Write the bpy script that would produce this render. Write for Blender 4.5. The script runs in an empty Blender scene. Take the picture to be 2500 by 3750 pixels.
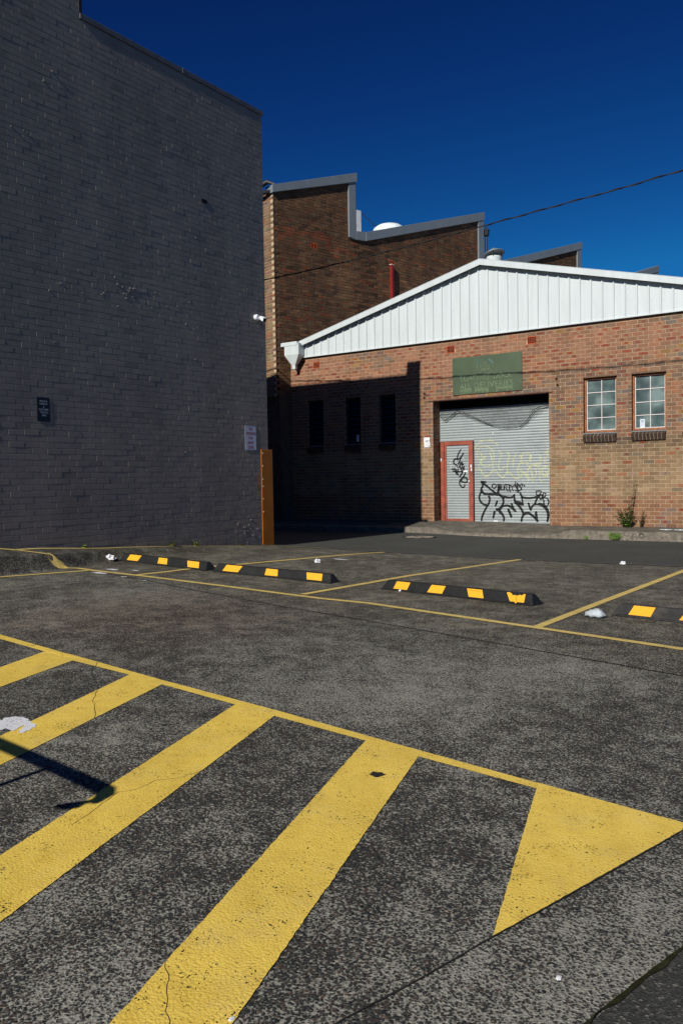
import bpy, math, random
from mathutils import Vector, Matrix, noise

R = math.radians
random.seed(7)
scene = bpy.context.scene
col = scene.collection

# ------------------------------------------------------------------ camera
cam_d = bpy.data.cameras.new("camera")
cam = bpy.data.objects.new("camera", cam_d)
col.objects.link(cam)
cam_d.sensor_fit = 'VERTICAL'
cam_d.sensor_height = 36.0
cam_d.sensor_width = 24.0
cam_d.lens = 29.186
cam_d.clip_start = 0.05
cam_d.clip_end = 3000
_r = Vector((0.818495, 0.574268, -0.016811))
_u = Vector((-0.008485, 0.041342, 0.999109))
_b = Vector((0.574452, -0.817623, 0.038711))
cam.matrix_world = Matrix(((_r.x, _u.x, _b.x, 0), (_r.y, _u.y, _b.y, 0), (_r.z, _u.z, _b.z, 1.25), (0, 0, 0, 1)))
scene.camera = cam

# ------------------------------------------------------------------ light
SUN = Vector((0.0408, -1.0, 0.628)).normalized()
elev = math.asin(SUN.z)
world = bpy.data.worlds.new("World")
scene.world = world
world.use_nodes = True
wn = world.node_tree
wn.nodes.clear()
wo = wn.nodes.new('ShaderNodeOutputWorld')
wb = wn.nodes.new('ShaderNodeBackground')
sky = wn.nodes.new('ShaderNodeTexSky')
sky.sky_type = 'NISHITA'
sky.sun_disc = False
sky.sun_elevation = elev
sky.sun_rotation = math.atan2(SUN.x, SUN.y)
sky.altitude = 3000
sky.air_density = 1.0
sky.dust_density = 0.2
sky.ozone_density = 5.0
wb.inputs['Strength'].default_value = 0.05
# clear dry air: the zenith falls off fast to a deep royal blue, the rim is held down
sps = wn.nodes.new('ShaderNodeSeparateColor'); cmb = wn.nodes.new('ShaderNodeCombineColor')
wn.links.new(sky.outputs[0], sps.inputs[0])
for i_, (pw, kk, mx) in enumerate(((1.6, .092, .20), (2.2, .262, 2.9), (1.62, .46, 8.6))):
    n1 = wn.nodes.new('ShaderNodeMath'); n1.operation = 'POWER'; n1.inputs[1].default_value = pw
    n2 = wn.nodes.new('ShaderNodeMath'); n2.operation = 'MULTIPLY'; n2.inputs[1].default_value = kk
    n3 = wn.nodes.new('ShaderNodeMath'); n3.operation = 'MINIMUM'; n3.inputs[1].default_value = mx
    wn.links.new(sps.outputs[i_], n1.inputs[0]); wn.links.new(n1.outputs[0], n2.inputs[0]); wn.links.new(n2.outputs[0], n3.inputs[0]); wn.links.new(n3.outputs[0], cmb.inputs[i_])
wn.links.new(cmb.outputs[0], wb.inputs[0])
wn.links.new(wb.outputs[0], wo.inputs[0])

sun_d = bpy.data.lights.new("sun", 'SUN')
sun_d.energy = 5.0
sun_d.angle = R(0.53)
sun_d.color = (1.0, 0.955, 0.88)
sun = bpy.data.objects.new("sun", sun_d)
col.objects.link(sun)
sun.rotation_euler = SUN.to_track_quat('Z', 'Y').to_euler()
sun.location = (0, -10, 20)

vs = scene.view_settings
vs.view_transform = 'Standard'
vs.look = 'None'
vs.exposure = 0.0
vs.gamma = 1.0
vs.use_curve_mapping = False

# ------------------------------------------------------------------ helpers
def tag(o, label=None, cat=None, group=None, kind=None):
    if label: o['label'] = label
    if cat: o['category'] = cat
    if group: o['group'] = group
    if kind: o['kind'] = kind
    return o

def empty(name, loc, label, cat, group=None):
    o = bpy.data.objects.new(name, None)
    o.empty_display_size = 0.2
    col.objects.link(o)
    o.location = loc
    o['__loc'] = list(loc)
    tag(o, label, cat, group)
    return o

class MB:
    """collects world-space polygons; build() links them as one mesh object"""
    def __init__(s):
        s.v = []; s.f = []; s.m = []; s.uv = []; s.c = []; s.k = []
    def face(s, pts, mi=0, uv=None, c=None, k=None):
        n = len(s.v)
        s.v += [tuple(p) for p in pts]
        s.f.append(tuple(range(n, n + len(pts))))
        s.m.append(mi)
        s.uv += uv if uv else [(0, 0)] * len(pts)
        s.c += [c if c else (1, 1, 1, 1)] * len(pts)
        s.k += [k if k else (0, 0, 0, 0)] * len(pts)
        return s
    def shared(s, verts, faces, mi=0):
        n = len(s.v)
        s.v += [tuple(p) for p in verts]
        for f in faces:
            s.f.append(tuple(n + i for i in f)); s.m.append(mi)
            s.uv += [(0, 0)] * len(f); s.c += [(1, 1, 1, 1)] * len(f); s.k += [(0, 0, 0, 0)] * len(f)
        return s
    def box(s, x0, x1, y0, y1, z0, z1, mi=0, M=None):
        vv = [Vector((x, y, z)) for z in (z0, z1) for y in (y0, y1) for x in (x0, x1)]
        if M is not None: vv = [M @ v for v in vv]
        return s.shared(vv, [(0, 2, 3, 1), (4, 5, 7, 6), (0, 1, 5, 4), (1, 3, 7, 5), (3, 2, 6, 7), (2, 0, 4, 6)], mi)
    def prism(s, poly, axis, a, b, mi=0):
        """poly: list of 3D points (planar); extruded by vector"""
        n = len(poly)
        ext = Vector(axis)
        p0 = [Vector(p) + ext * a for p in poly]; p1 = [Vector(p) + ext * b for p in poly]
        fs = [tuple(range(n))[::-1], tuple(range(n, 2 * n))]
        for i in range(n):
            j = (i + 1) % n
            fs.append((i, j, n + j, n + i))
        return s.shared(p0 + p1, fs, mi)
    def tube(s, pts, r, seg=10, mi=0, cap=True):
        pts = [Vector(p) for p in pts]
        rr = r if isinstance(r, (list, tuple)) else [r] * len(pts)
        rings = []
        up0 = Vector((0.137, 0.071, 1))
        for i, p in enumerate(pts):
            a = pts[max(0, i - 1)]; b = pts[min(len(pts) - 1, i + 1)]
            t = (b - a).normalized()
            if abs(t.dot(up0.normalized())) > 0.95: ref = Vector((1, 0, 0))
            else: ref = up0
            x = t.cross(ref).normalized(); y = t.cross(x)
            rings.append([p + (x * math.cos(2 * math.pi * k / seg) + y * math.sin(2 * math.pi * k / seg)) * rr[i] for k in range(seg)])
        vv = [q for ring in rings for q in ring]
        fs = []
        for i in range(len(pts) - 1):
            for k in range(seg):
                k2 = (k + 1) % seg
                fs.append((i * seg + k, i * seg + k2, (i + 1) * seg + k2, (i + 1) * seg + k))
        if cap:
            fs.append(tuple(range(seg))); fs.append(tuple(range((len(pts) - 1) * seg, len(pts) * seg))[::-1])
        return s.shared(vv, fs, mi)
    def lathe(s, prof, c, seg=24, mi=0, M=None):
        """prof [(r,z)] around z through c"""
        vv = []
        for r, z in prof:
            for k in range(seg):
                a = 2 * math.pi * k / seg
                v = Vector((r * math.cos(a), r * math.sin(a), z))
                if M is not None: v = M @ v
                vv.append(Vector(c) + v)
        fs = []
        for i in range(len(prof) - 1):
            for k in range(seg):
                k2 = (k + 1) % seg
                fs.append((i * seg + k, i * seg + k2, (i + 1) * seg + k2, (i + 1) * seg + k))
        fs.append(tuple(range(seg))[::-1]); fs.append(tuple(range((len(prof) - 1) * seg, len(prof) * seg)))
        return s.shared(vv, fs, mi)
    def build(s, name, mats, parent=None, smooth=False, bevel=0, attrs=False):
        me = bpy.data.meshes.new(name)
        me.from_pydata(s.v, [], s.f)
        if not isinstance(mats, (list, tuple)): mats = [mats]
        for m in mats: me.materials.append(m)
        me.polygons.foreach_set('material_index', s.m)
        if attrs:
            uvl = me.uv_layers.new(name='UVMap')
            uvl.data.foreach_set('uv', [x for q in s.uv for x in q])
            ca = me.color_attributes.new('tint', 'FLOAT_COLOR', 'CORNER')
            ca.data.foreach_set('color', [x for q in s.c for x in q])
            kb = me.color_attributes.new('fleck', 'FLOAT_COLOR', 'CORNER')
            kb.data.foreach_set('color', [x for q in s.k for x in q])
        if smooth: me.polygons.foreach_set('use_smooth', [True] * len(me.polygons))
        me.validate(); me.update()
        o = bpy.data.objects.new(name, me)
        col.objects.link(o)
        if bevel:
            b = o.modifiers.new('bevel', 'BEVEL'); b.width = bevel; b.segments = 2; b.limit_method = 'ANGLE'
            b.angle_limit = R(40)
        if parent is not None:
            o.parent = parent
            off = Vector((0, 0, 0)); p = parent
            while p is not None:
                off += Vector(p['__loc']) if '__loc' in p else Vector((0, 0, 0)); p = p.parent
            for v in me.vertices: v.co -= off
        return o

def nd(nt, t, **kw):
    n = nt.nodes.new(t)
    for k, v in kw.items():
        if k in n.inputs: n.inputs[k].default_value = v
        else: setattr(n, k, v)
    return n

def newmat(name, rough=0.7, metal=0.0, spec=0.3):
    m = bpy.data.materials.new(name); m.use_nodes = True
    nt = m.node_tree; b = nt.nodes['Principled BSDF']
    b.inputs['Roughness'].default_value = rough
    b.inputs['Metallic'].default_value = metal
    b.inputs['Specular IOR Level'].default_value = spec
    return m, nt, b

def coords(nt, scale=None):
    g = nt.nodes.new('ShaderNodeNewGeometry')
    return g.outputs['Position']

def ramp(nt, src, stops):
    r = nt.nodes.new('ShaderNodeValToRGB')
    e = r.color_ramp.elements
    while len(e) < len(stops): e.new(0.5)
    for i, (p, c) in enumerate(stops):
        e[i].position = p
        e[i].color = (c[0], c[1], c[2], 1) if isinstance(c, (tuple, list)) else (c, c, c, 1)
    nt.links.new(src, r.inputs[0])
    return r.outputs[0]

def nz(nt, pos, scale, detail=4, rough=0.55, lac=2.0, dist=0.0):
    n = nt.nodes.new('ShaderNodeTexNoise')
    n.inputs['Scale'].default_value = scale; n.inputs['Detail'].default_value = detail
    n.inputs['Roughness'].default_value = rough; n.inputs['Distortion'].default_value = dist
    nt.links.new(pos, n.inputs['Vector'])
    return n.outputs['Fac']

def mix(nt, a, b, fac, mode='MIX'):
    m = nt.nodes.new('ShaderNodeMix'); m.data_type = 'RGBA'; m.blend_type = mode; m.clamp_result = False
    for sock, v in ((m.inputs[6], a), (m.inputs[7], b)):
        if isinstance(v, (tuple, list)): sock.default_value = (v[0], v[1], v[2], 1)
        else: nt.links.new(v, sock)
    if isinstance(fac, (int, float)): m.inputs[0].default_value = fac
    else: nt.links.new(fac, m.inputs[0])
    return m.outputs[2]

def mth(nt, op, a, b=None, c=None):
    m = nt.nodes.new('ShaderNodeMath'); m.operation = op
    for i, v in enumerate((a, b, c)):
        if v is None: continue
        if isinstance(v, (int, float)): m.inputs[i].default_value = v
        else: nt.links.new(v, m.inputs[i])
    return m.outputs[0]

def bump(nt, b, h, strength=0.5, dist=0.01):
    n = nt.nodes.new('ShaderNodeBump')
    n.inputs['Strength'].default_value = strength; n.inputs['Distance'].default_value = dist
    nt.links.new(h, n.inputs['Height']); nt.links.new(n.outputs[0], b.inputs['Normal'])
    return n

def simple(name, c, rough=0.6, metal=0.0, var=0.12, scale=6.0, spec=0.3, bmp=0.0, bscale=60, dirt=None, dscale=2.5):
    m, nt, b = newmat(name, rough, metal, spec)
    pos = coords(nt)
    n = nz(nt, pos, scale, 5)
    lo = tuple(x * (1 - var) for x in c); hi = tuple(min(1, x * (1 + var)) for x in c)
    o = ramp(nt, n, [(0.3, lo), (0.7, hi)])
    if dirt:
        d = ramp(nt, nz(nt, pos, dscale, 6, 0.7), [(0.5, 0.0), (0.68, 1.0)])
        o = mix(nt, o, dirt, mth(nt, 'MULTIPLY', d, 0.6))
    nt.links.new(o, b.inputs['Base Color'])
    if bmp: bump(nt, b, nz(nt, pos, bscale, 3), bmp, 0.004)
    return m

# ------------------------------------------------------------------ ground shape
def sst(t):
    t = min(1, max(0, t)); return t * t * (3 - 2 * t)
WB = [(-30, 1.4), (3.0, .60), (6.487, .406), (7.45, .354), (8.85, .271), (9.67, .213), (10.71, .127), (11.9, .028), (12.2, 0.0), (200, 0.0)]
def hwall(y):
    for (a, p), (b, q) in zip(WB, WB[1:]):
        if a <= y <= b: return p + (q - p) * (y - a) / (b - a)
    return 0
def zg(x, y):
    r = 0.0
    if y > 12: r -= .012 * (min(y, 18) - 12)
    if y > 16.4: r -= .045 * sst((x + 10.3) / 2.3) * sst((y - 16.4) / 1.0)
    f = sst((13.0 - y) / 2.5)
    a = .023 * max(0, -x - 5.2) * f if x > -14 else .2 * f
    hw = hwall(y)
    k = min(1, max(0, (y - 7) / 1.2))
    x0 = -9.58 - .17 * k; wd = .15 + .10 * k
    s = .74 * sst((x0 - x) / wd) + .26 * min(1, max(0, (x0 - wd - x) / .40))
    return r + a + (max(hw, a) - a) * s

# ------------------------------------------------------------------ materials
def mat_concrete(dark=1.0, light=1.0, name='exposed_aggregate_concrete'):
    m, nt, b = newmat(name, 0.85, 0, 0.25)
    pos = coords(nt)
    vo = nt.nodes.new('ShaderNodeTexVoronoi'); vo.inputs['Scale'].default_value = 120
    warp = nt.nodes.new('ShaderNodeTexNoise'); warp.inputs['Scale'].default_value = 60; warp.inputs['Detail'].default_value = 2
    nt.links.new(pos, warp.inputs['Vector'])
    va = nt.nodes.new('ShaderNodeVectorMath'); va.operation = 'MULTIPLY_ADD'
    nt.links.new(warp.outputs['Color'], va.inputs[0]); va.inputs[1].default_value = (.012, .012, .0); nt.links.new(pos, va.inputs[2])
    nt.links.new(va.outputs[0], vo.inputs['Vector'])
    sep = nt.nodes.new('ShaderNodeSeparateColor'); nt.links.new(vo.outputs['Color'], sep.inputs[0])
    stones = ramp(nt, sep.outputs[0], [(0.0, (.012, .014, .015)), (.35, (.028, .030, .031)), (.6, (.055, .052, .046)), (.8, (.030, .031, .033)), (.93, (.075, .042, .03)), (.98, (.24, .23, .2))])
    cem = ramp(nt, nz(nt, pos, 140, 3), [(.3, (.165, .163, .145)), (.7, (.365, .356, .318))])
    # how much cement shows between stones
    big = nz(nt, pos, 1.3, 5, .6)
    mid = nz(nt, pos, 38, 6, .8)
    fine = nz(nt, pos, 95, 3, .65)
    def cen(x, k): return mth(nt, 'MULTIPLY', mth(nt, 'SUBTRACT', x, .5), k)
    patch = nz(nt, pos, 5.5, 5, .65)
    cov = mth(nt, 'ADD', mth(nt, 'SUBTRACT', mth(nt, 'MULTIPLY', vo.outputs['Distance'], .8), .05), mth(nt, 'ADD', cen(mid, 1.3), mth(nt, 'ADD', cen(big, .55), mth(nt, 'ADD', cen(fine, 1.1), cen(patch, .85)))))
    sepp = nt.nodes.new('ShaderNodeSeparateXYZ'); nt.links.new(pos, sepp.inputs[0])
    # bays beyond the long joint are worn darker and smoother
    jt = mth(nt, 'ADD', mth(nt, 'MULTIPLY', sepp.outputs[0], .253), sepp.outputs[1])     # joint near y = 5.06 - .253 x
    far = nt.nodes.new('ShaderNodeMapRange'); nt.links.new(jt, far.inputs[0])
    far.inputs[1].default_value = 4.9; far.inputs[2].default_value = 5.5; far.inputs[3].default_value = 0; far.inputs[4].default_value = 1
    stripex = mth(nt, 'MULTIPLY', far.outputs[0], -.015)
    # edge strip right of the short joint is more weathered
    ej = mth(nt, 'SUBTRACT', sepp.outputs[0], mth(nt, 'MULTIPLY', sepp.outputs[1], .268))
    es = nt.nodes.new('ShaderNodeMapRange'); nt.links.new(ej, es.inputs[0])
    es.inputs[1].default_value = -1.5; es.inputs[2].default_value = -1.25; es.inputs[3].default_value = 0; es.inputs[4].default_value = .13
    cov = mth(nt, 'ADD', cov, mth(nt, 'ADD', stripex, es.outputs[0]))
    for (cx_, cy_, r_, k_) in ((-2.6, 4.15, 1.25, .16), (-4.6, 4.6, 1.3, -.03), (-1.3, 4.3, .8, -.06), (-2.6, 2.6, 1.1, -.08), (-1.45, 2.6, .7, -.12), (-4.2, 3.1, 1.1, -.10), (-1.9, 1.7, .6, -.04), (-1.9, 5.2, .7, .10), (-6.8, 5.9, 1.3, .10)):
        vd_ = nt.nodes.new('ShaderNodeVectorMath'); vd_.operation = 'DISTANCE'; nt.links.new(pos, vd_.inputs[0]); vd_.inputs[1].default_value = (cx_, cy_, 0)
        mr_ = nt.nodes.new('ShaderNodeMapRange'); mr_.interpolation_type = 'SMOOTHSTEP'; nt.links.new(mth(nt, 'ADD', vd_.outputs['Value'], cen(patch, 1.2)), mr_.inputs[0])
        mr_.inputs[1].default_value = 0.0; mr_.inputs[2].default_value = r_; mr_.inputs[3].default_value = k_; mr_.inputs[4].default_value = 0.0
        cov = mth(nt, 'ADD', cov, mr_.outputs[0])
    f = ramp(nt, cov, [(.36, 0.0), (.47, .5), (.58, 1.0)])
    base = mix(nt, stones, cem, f)
    # broad tone
    tone = ramp(nt, nz(nt, pos, .7, 6, .65), [(.30, .86), (.55, 1.0), (.75, 1.12)])
    base = mix(nt, base, tone, 1.0, 'MULTIPLY')
    # rusty brown oil patch by the chevrons
    vd = nt.nodes.new('ShaderNodeVectorMath'); vd.operation = 'DISTANCE'
    nt.links.new(pos, vd.inputs[0]); vd.inputs[1].default_value = (-5.8, 5.3, 0)
    pm = mth(nt, 'ADD', vd.outputs['Value'], mth(nt, 'MULTIPLY', nz(nt, pos, 1.6, 5, .7), 2.6))
    pf = ramp(nt, mth(nt, 'DIVIDE', pm, 4.0), [(.45, .75), (.85, 0.0)])
    base = mix(nt, base, (.80, .66, .60), pf, 'MULTIPLY')
    base = mix(nt, base, (.99, .985, .925), 1.0, 'MULTIPLY')
    fd = mix(nt, (1, 1, 1), (1.0, .97, .90), far.outputs[0])
    base = mix(nt, base, fd, 1.0, 'MULTIPLY')
    # dirty band near the grey wall
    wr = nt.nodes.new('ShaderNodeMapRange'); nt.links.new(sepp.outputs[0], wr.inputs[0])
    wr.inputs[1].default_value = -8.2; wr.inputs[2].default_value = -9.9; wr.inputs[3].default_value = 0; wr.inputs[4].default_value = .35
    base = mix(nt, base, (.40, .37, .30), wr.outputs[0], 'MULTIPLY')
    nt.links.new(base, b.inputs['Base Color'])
    hh = mth(nt, 'ADD', mth(nt, 'MULTIPLY', mth(nt, 'SUBTRACT', 1.0, vo.outputs['Distance']), 1.0), mth(nt, 'MULTIPLY', fine, .8))
    bump(nt, b, hh, .6, .006)
    return m

def mat_asphalt(name, c=(.051, .054, .0485), sc=160):
    m, nt, b = newmat(name, 0.85, 0, 0.25)
    pos = coords(nt)
    vo = nt.nodes.new('ShaderNodeTexVoronoi'); vo.inputs['Scale'].default_value = sc
    nt.links.new(pos, vo.inputs['Vector'])
    sep = nt.nodes.new('ShaderNodeSeparateColor'); nt.links.new(vo.outputs['Color'], sep.inputs[0])
    st = ramp(nt, sep.outputs[0], [(0, tuple(x * .6 for x in c)), (.6, c), (.9, tuple(x * 1.5 for x in c)), (.985, (.16, .15, .13))])
    big = ramp(nt, nz(nt, pos, .8, 6, .65), [(.3, .82), (.7, 1.15)])
    nt.links.new(mix(nt, st, big, 1, 'MULTIPLY'), b.inputs['Base Color'])
    bump(nt, b, mth(nt, 'ADD', vo.outputs['Distance'], nz(nt, pos, 50, 3)), .55, .005)
    return m

def mat_paint(name, c, c2, pits=.5, worn=.0):
    m, nt, b = newmat(name, 0.55, 0, 0.35)
    pos = coords(nt)
    n1 = nz(nt, pos, 9, 6, .7); n2 = nz(nt, pos, 90, 3, .6)
    base = ramp(nt, mth(nt, 'ADD', mth(nt, 'MULTIPLY', n1, .7), mth(nt, 'MULTIPLY', n2, .3)), [(.35, c2), (.55, c)])
    grime = ramp(nt, nz(nt, pos, 2.2, 6, .7), [(.35, .88), (.6, 1.0)])
    base = mix(nt, base, grime, 1, 'MULTIPLY')
    dusty = ramp(nt, nz(nt, pos, 4.2, 6, .75), [(.50, 0.0), (.75, .28)])
    base = mix(nt, base, tuple(x * .55 + .22 for x in c2), dusty)
    nt.links.new(base, b.inputs['Base Color'])
    vo = nt.nodes.new('ShaderNodeTexVoronoi'); vo.inputs['Scale'].default_value = 120
    nt.links.new(pos, vo.inputs['Vector'])
    hh = mth(nt, 'ADD', mth(nt, 'SUBTRACT', 1.0, vo.outputs['Distance']), mth(nt, 'MULTIPLY', nz(nt, pos, 110, 4, .7), 1.1))
    bump(nt, b, hh, .38, .004)
    # pinholes where paint missed the pits between stones
    hole = mth(nt, 'ADD', mth(nt, 'MULTIPLY', nz(nt, pos, 120, 2, .5), .62), mth(nt, 'MULTIPLY', nz(nt, pos, 7, 5, .7), .38))
    hf = ramp(nt, hole, [(.345 + .03 * pits, 1.0), (.372 + .03 * pits, 0.0)])
    tr = nt.nodes.new('ShaderNodeBsdfTransparent')
    mx = nt.nodes.new('ShaderNodeMixShader')
    nt.links.new(hf, mx.inputs[0]); nt.links.new(b.outputs[0], mx.inputs[1]); nt.links.new(tr.outputs[0], mx.inputs[2])
    nt.links.new(mx.outputs[0], nt.nodes['Material Output'].inputs['Surface'])
    return m

def streaks(nt, pos, lo, hi, sc=(2.2, 2.2, .28)):
    mp = nt.nodes.new('ShaderNodeMapping'); mp.inputs['Scale'].default_value = sc
    nt.links.new(pos, mp.inputs['Vector'])
    return ramp(nt, nz(nt, mp.outputs[0], 1.6, 7, .68), [(.36, lo), (.60, hi)])
def mat_brick(name, mult=1.0, flecks=True, soot=0.0, rough=.85):
    m, nt, b = newmat(name, rough, 0, 0.2)
    pos = coords(nt)
    at = nt.nodes.new('ShaderNodeAttribute'); at.attribute_name = 'tint'
    c = at.outputs['Color']
    v = ramp(nt, nz(nt, pos, 22, 5, .65), [(.25, .78 * mult), (.75, 1.2 * mult)])
    c = mix(nt, c, v, 1, 'MULTIPLY')
    if flecks:
        fk = nt.nodes.new('ShaderNodeAttribute'); fk.attribute_name = 'fleck'
        s = nt.nodes.new('ShaderNodeSeparateColor'); nt.links.new(fk.outputs['Color'], s.inputs[0])
        uv = nt.nodes.new('ShaderNodeUVMap'); uv.uv_map = 'UVMap'
        x = nt.nodes.new('ShaderNodeSeparateXYZ'); nt.links.new(uv.outputs[0], x.inputs[0])
        wob = mth(nt, 'MULTIPLY', mth(nt, 'SUBTRACT', nz(nt, pos, 35, 3), .5), .25)
        du = mth(nt, 'DIVIDE', mth(nt, 'SUBTRACT', mth(nt, 'ADD', x.outputs[0], wob), s.outputs[2]), mth(nt, 'MAXIMUM', s.outputs[1], .02))
        dv = mth(nt, 'DIVIDE', mth(nt, 'SUBTRACT', mth(nt, 'ADD', x.outputs[1], wob), .5), .36)
        d = mth(nt, 'ADD', mth(nt, 'MULTIPLY', du, du), mth(nt, 'MULTIPLY', dv, dv))
        mk = ramp(nt, d, [(.45, 1.0), (1.0, 0.0)])
        mk = mth(nt, 'MULTIPLY', mk, s.outputs[0])
        fc = ramp(nt, nz(nt, pos, 3, 2), [(.35, (.16, .028, .02)), (.65, (.26, .05, .022))])
        c = mix(nt, c, fc, mk)
    if soot:
        sm = ramp(nt, nz(nt, pos, .9, 7, .7), [(.45, 0.0), (.68, 1.0)])
        c = mix(nt, c, (.02, .018, .016), mth(nt, 'MULTIPLY', sm, soot))
    c = mix(nt, c, streaks(nt, pos, .80, 1.05), 1, 'MULTIPLY')
    nt.links.new(c, b.inputs['Base Color'])
    bump(nt, b, nz(nt, pos, 120, 4, .7), .35, .004)
    return m

CM = {}
CM['lot'] = mat_concrete()
CM['asphalt'] = mat_asphalt('road_asphalt')
CM['asphalt_near'] = mat_asphalt('driveway_asphalt', (.046, .046, .041), 150)
CM['paint'] = mat_paint('yellow_marking_paint', (.84, .60, .105), (.72, .49, .075), .9)
CM['paint_line'] = mat_paint('yellow_line_paint', (.68, .51, .15), (.56, .41, .11), 1.0)
CM['white_paint'] = mat_paint('white_spilled_paint', (.75, .76, .78), (.62, .64, .66), .8)
CM['brick'] = mat_brick('red_brown_brick', 1.0)
CM['brick_brown'] = mat_brick('sooty_brown_brick', 1.0, True, .38)
CM['mortar'] = simple('sand_mortar', (.46, .345, .225), .9, 0, .18, 12, .2, .4, 120)
CM['mortar_brown'] = simple('brown_mortar', (.12, .08, .052), .9, 0, .3, 6, .2)
CM['joint'] = simple('joint_dirt', (.018, .017, .014), .95, 0, .3, 20)

m, nt, b = newmat('grey_painted_brick', .55, 0, .35)
pos = coords(nt)
at = nt.nodes.new('ShaderNodeAttribute'); at.attribute_name = 'tint'
v = ramp(nt, nz(nt, pos, 1.2, 6, .6), [(.3, (.232, .214, .184)), (.7, (.276, .252, .214))])
sp = nt.nodes.new('ShaderNodeSeparateXYZ'); nt.links.new(pos, sp.inputs[0])
lowz = nt.nodes.new('ShaderNodeMapRange'); nt.links.new(sp.outputs[2], lowz.inputs[0])
lowz.inputs[1].default_value = 0.2; lowz.inputs[2].default_value = 3.0
c = mix(nt, mix(nt, v, (1.06, .98, .95), 1, 'MULTIPLY'), v, lowz.outputs[0])
c = mix(nt, c, at.outputs['Color'], 1, 'MULTIPLY')
c = mix(nt, c, streaks(nt, pos, .86, 1.04, (1.2, 1.2, .2)), 1, 'MULTIPLY')
nt.links.new(c, b.inputs['Base Color'])
bump(nt, b, mth(nt, 'ADD', nz(nt, pos, 160, 3), mth(nt, 'MULTIPLY', nz(nt, pos, 22, 3), 1.2)), .3, .003)
CM['grey'] = m

m, nt, b = newmat('white_painted_steel', .35, 0, .4)
pos = coords(nt)
nt.links.new(mix(nt, (.57, .625, .63), streaks(nt, pos, .90, 1.0, (3.5, 3.5, .35)), 1, 'MULTIPLY'), b.inputs['Base Color'])
CM['white_metal'] = m
CM['flashing'] = simple('grey_zinc_flashing', (.20, .235, .255), .5, .15, .08, 4, .4)
CM['dark_metal'] = simple('dark_weathered_metal', (.035, .035, .035), .5, .3, .2, 8)
CM['black'] = simple('black_void', (.006, .006, .006), .9, 0, .1)
CM['galv'] = simple('galvanised_steel', (.36, .40, .40), .42, .35, .14, 45, .5, dirt=(.25, .28, .29), dscale=1.5)
CM['rust_red'] = simple('red_oxide_frame', (.30, .075, .045), .5, 0, .25, 9, .35, dirt=(.12, .05, .045), dscale=5)
CM['duct_red'] = simple('red_painted_duct', (.20, .018, .015), .4, 0, .1, 5)
CM['timber'] = simple('brown_window_timber', (.28, .11, .045), .6, 0, .3, 14, .3, dirt=(.1, .04, .03), dscale=6)
CM['bars'] = simple('white_window_bars', (.62, .58, .56), .5, 0, .1, 20)
CM['glass_dark'] = simple('dark_louvre_glass', (.006, .010, .015), .35, 0, .2, 3, .25)
CM['orange_clay'] = simple('orange_clay_vent', (.50, .09, .025), .7, 0, .15, 15)
CM['guard'] = simple('orange_painted_steel', (.50, .150, .009), .45, 0, .1, 4, .3, dirt=(.38, .11, .008))
CM['bolt'] = simple('bolt_steel', (.65, .62, .5), .35, .3, .1)
CM['rubber'] = simple('black_rubber', (.013, .014, .014), .6, 0, .3, 14, .25, .35, 90, dirt=(.026, .025, .023), dscale=9)
CM['reflector'] = simple('yellow_reflective_tape', (.80, .40, .025), .35, 0, .06, 60, .5, .25, 300)
CM['green'] = simple('faded_green_sign', (.068, .098, .058), .45, 0, .12, 3, .3, dirt=(.085, .12, .07))
CM['green_letter'] = simple('faded_lettering', (.15, .20, .12), .5, 0, .35, 7)
CM['green_blue'] = simple('faded_blue_green_mark', (.085, .15, .13), .5, 0, .3, 7)
CM['sign_black'] = simple('black_sign_face', (.010, .011, .012), .35, 0, .1, 5, .4)
CM['sign_white_text'] = simple('dull_white_lettering', (.60, .62, .66), .5, 0, .2, 20)
CM['sign_white'] = simple('white_sign_face', (.60, .66, .76), .35, 0, .08, 5, .4)
CM['sign_red'] = simple('red_lettering', (.38, .03, .05), .5, 0, .1)
CM['paper'] = simple('white_paper', (.72, .73, .75), .8, 0, .06, 30)
CM['ink'] = simple('dark_ink', (.12, .13, .15), .8)
CM['white_plastic'] = simple('white_plastic', (.72, .74, .76), .4)
CM['spray_black'] = simple('black_spray_paint', (.008, .009, .010), .5, 0, .2, 20)
CM['spray_yellow'] = simple('thin_yellow_spray_paint', (.43, .45, .29), .5, 0, .25, 14)
CM['cable'] = simple('black_cable', (.012, .012, .012), .6)
CM['leaf'] = simple('weed_leaf', (.14, .23, .045), .6, 0, .45, 25)
CM['stem'] = simple('weed_stem', (.09, .075, .035), .8, 0, .3, 25)
CM['dry'] = simple('dry_stem', (.16, .09, .05), .8, 0, .3, 25)
CM['footpath'] = simple('old_footpath_concrete', (.115, .105, .085), .9, 0, .35, 5, .2, .7, 50, dirt=(.045, .042, .034), dscale=3)
CM['kerb'] = simple('weathered_kerbstone', (.17, .15, .12), .9, 0, .5, 14, .2, .9, 30, dirt=(.04, .038, .03), dscale=7)
CM['moss'] = simple('moss', (.020, .021, .008), .95, 0, .5, 30, .1, .8, 60)
CM['manhole'] = simple('manhole_concrete', (.36, .32, .26), .85, 0, .2, 20, .2, .4)
CM['brick_sill'] = simple('stained_sill_brick', (.060, .042, .033), .85, 0, .45, 16, .2, .4, dirt=(.02, .018, .016), dscale=8)
CM['roof'] = simple('roof_sheet', (.35, .37, .37), .45, .3, .08)
CM['plastic_blue'] = simple('pale_blue_plastic', (.43, .48, .50), .35, 0, .12, 12)
CM['dome'] = simple('white_dome_plastic', (.72, .80, .78), .35)
CM['blue'] = simple('blue_print', (.10, .25, .45), .5)
CM['timber_pole'] = simple('pole_timber', (.10, .07, .05), .9, 0, .3)

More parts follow.
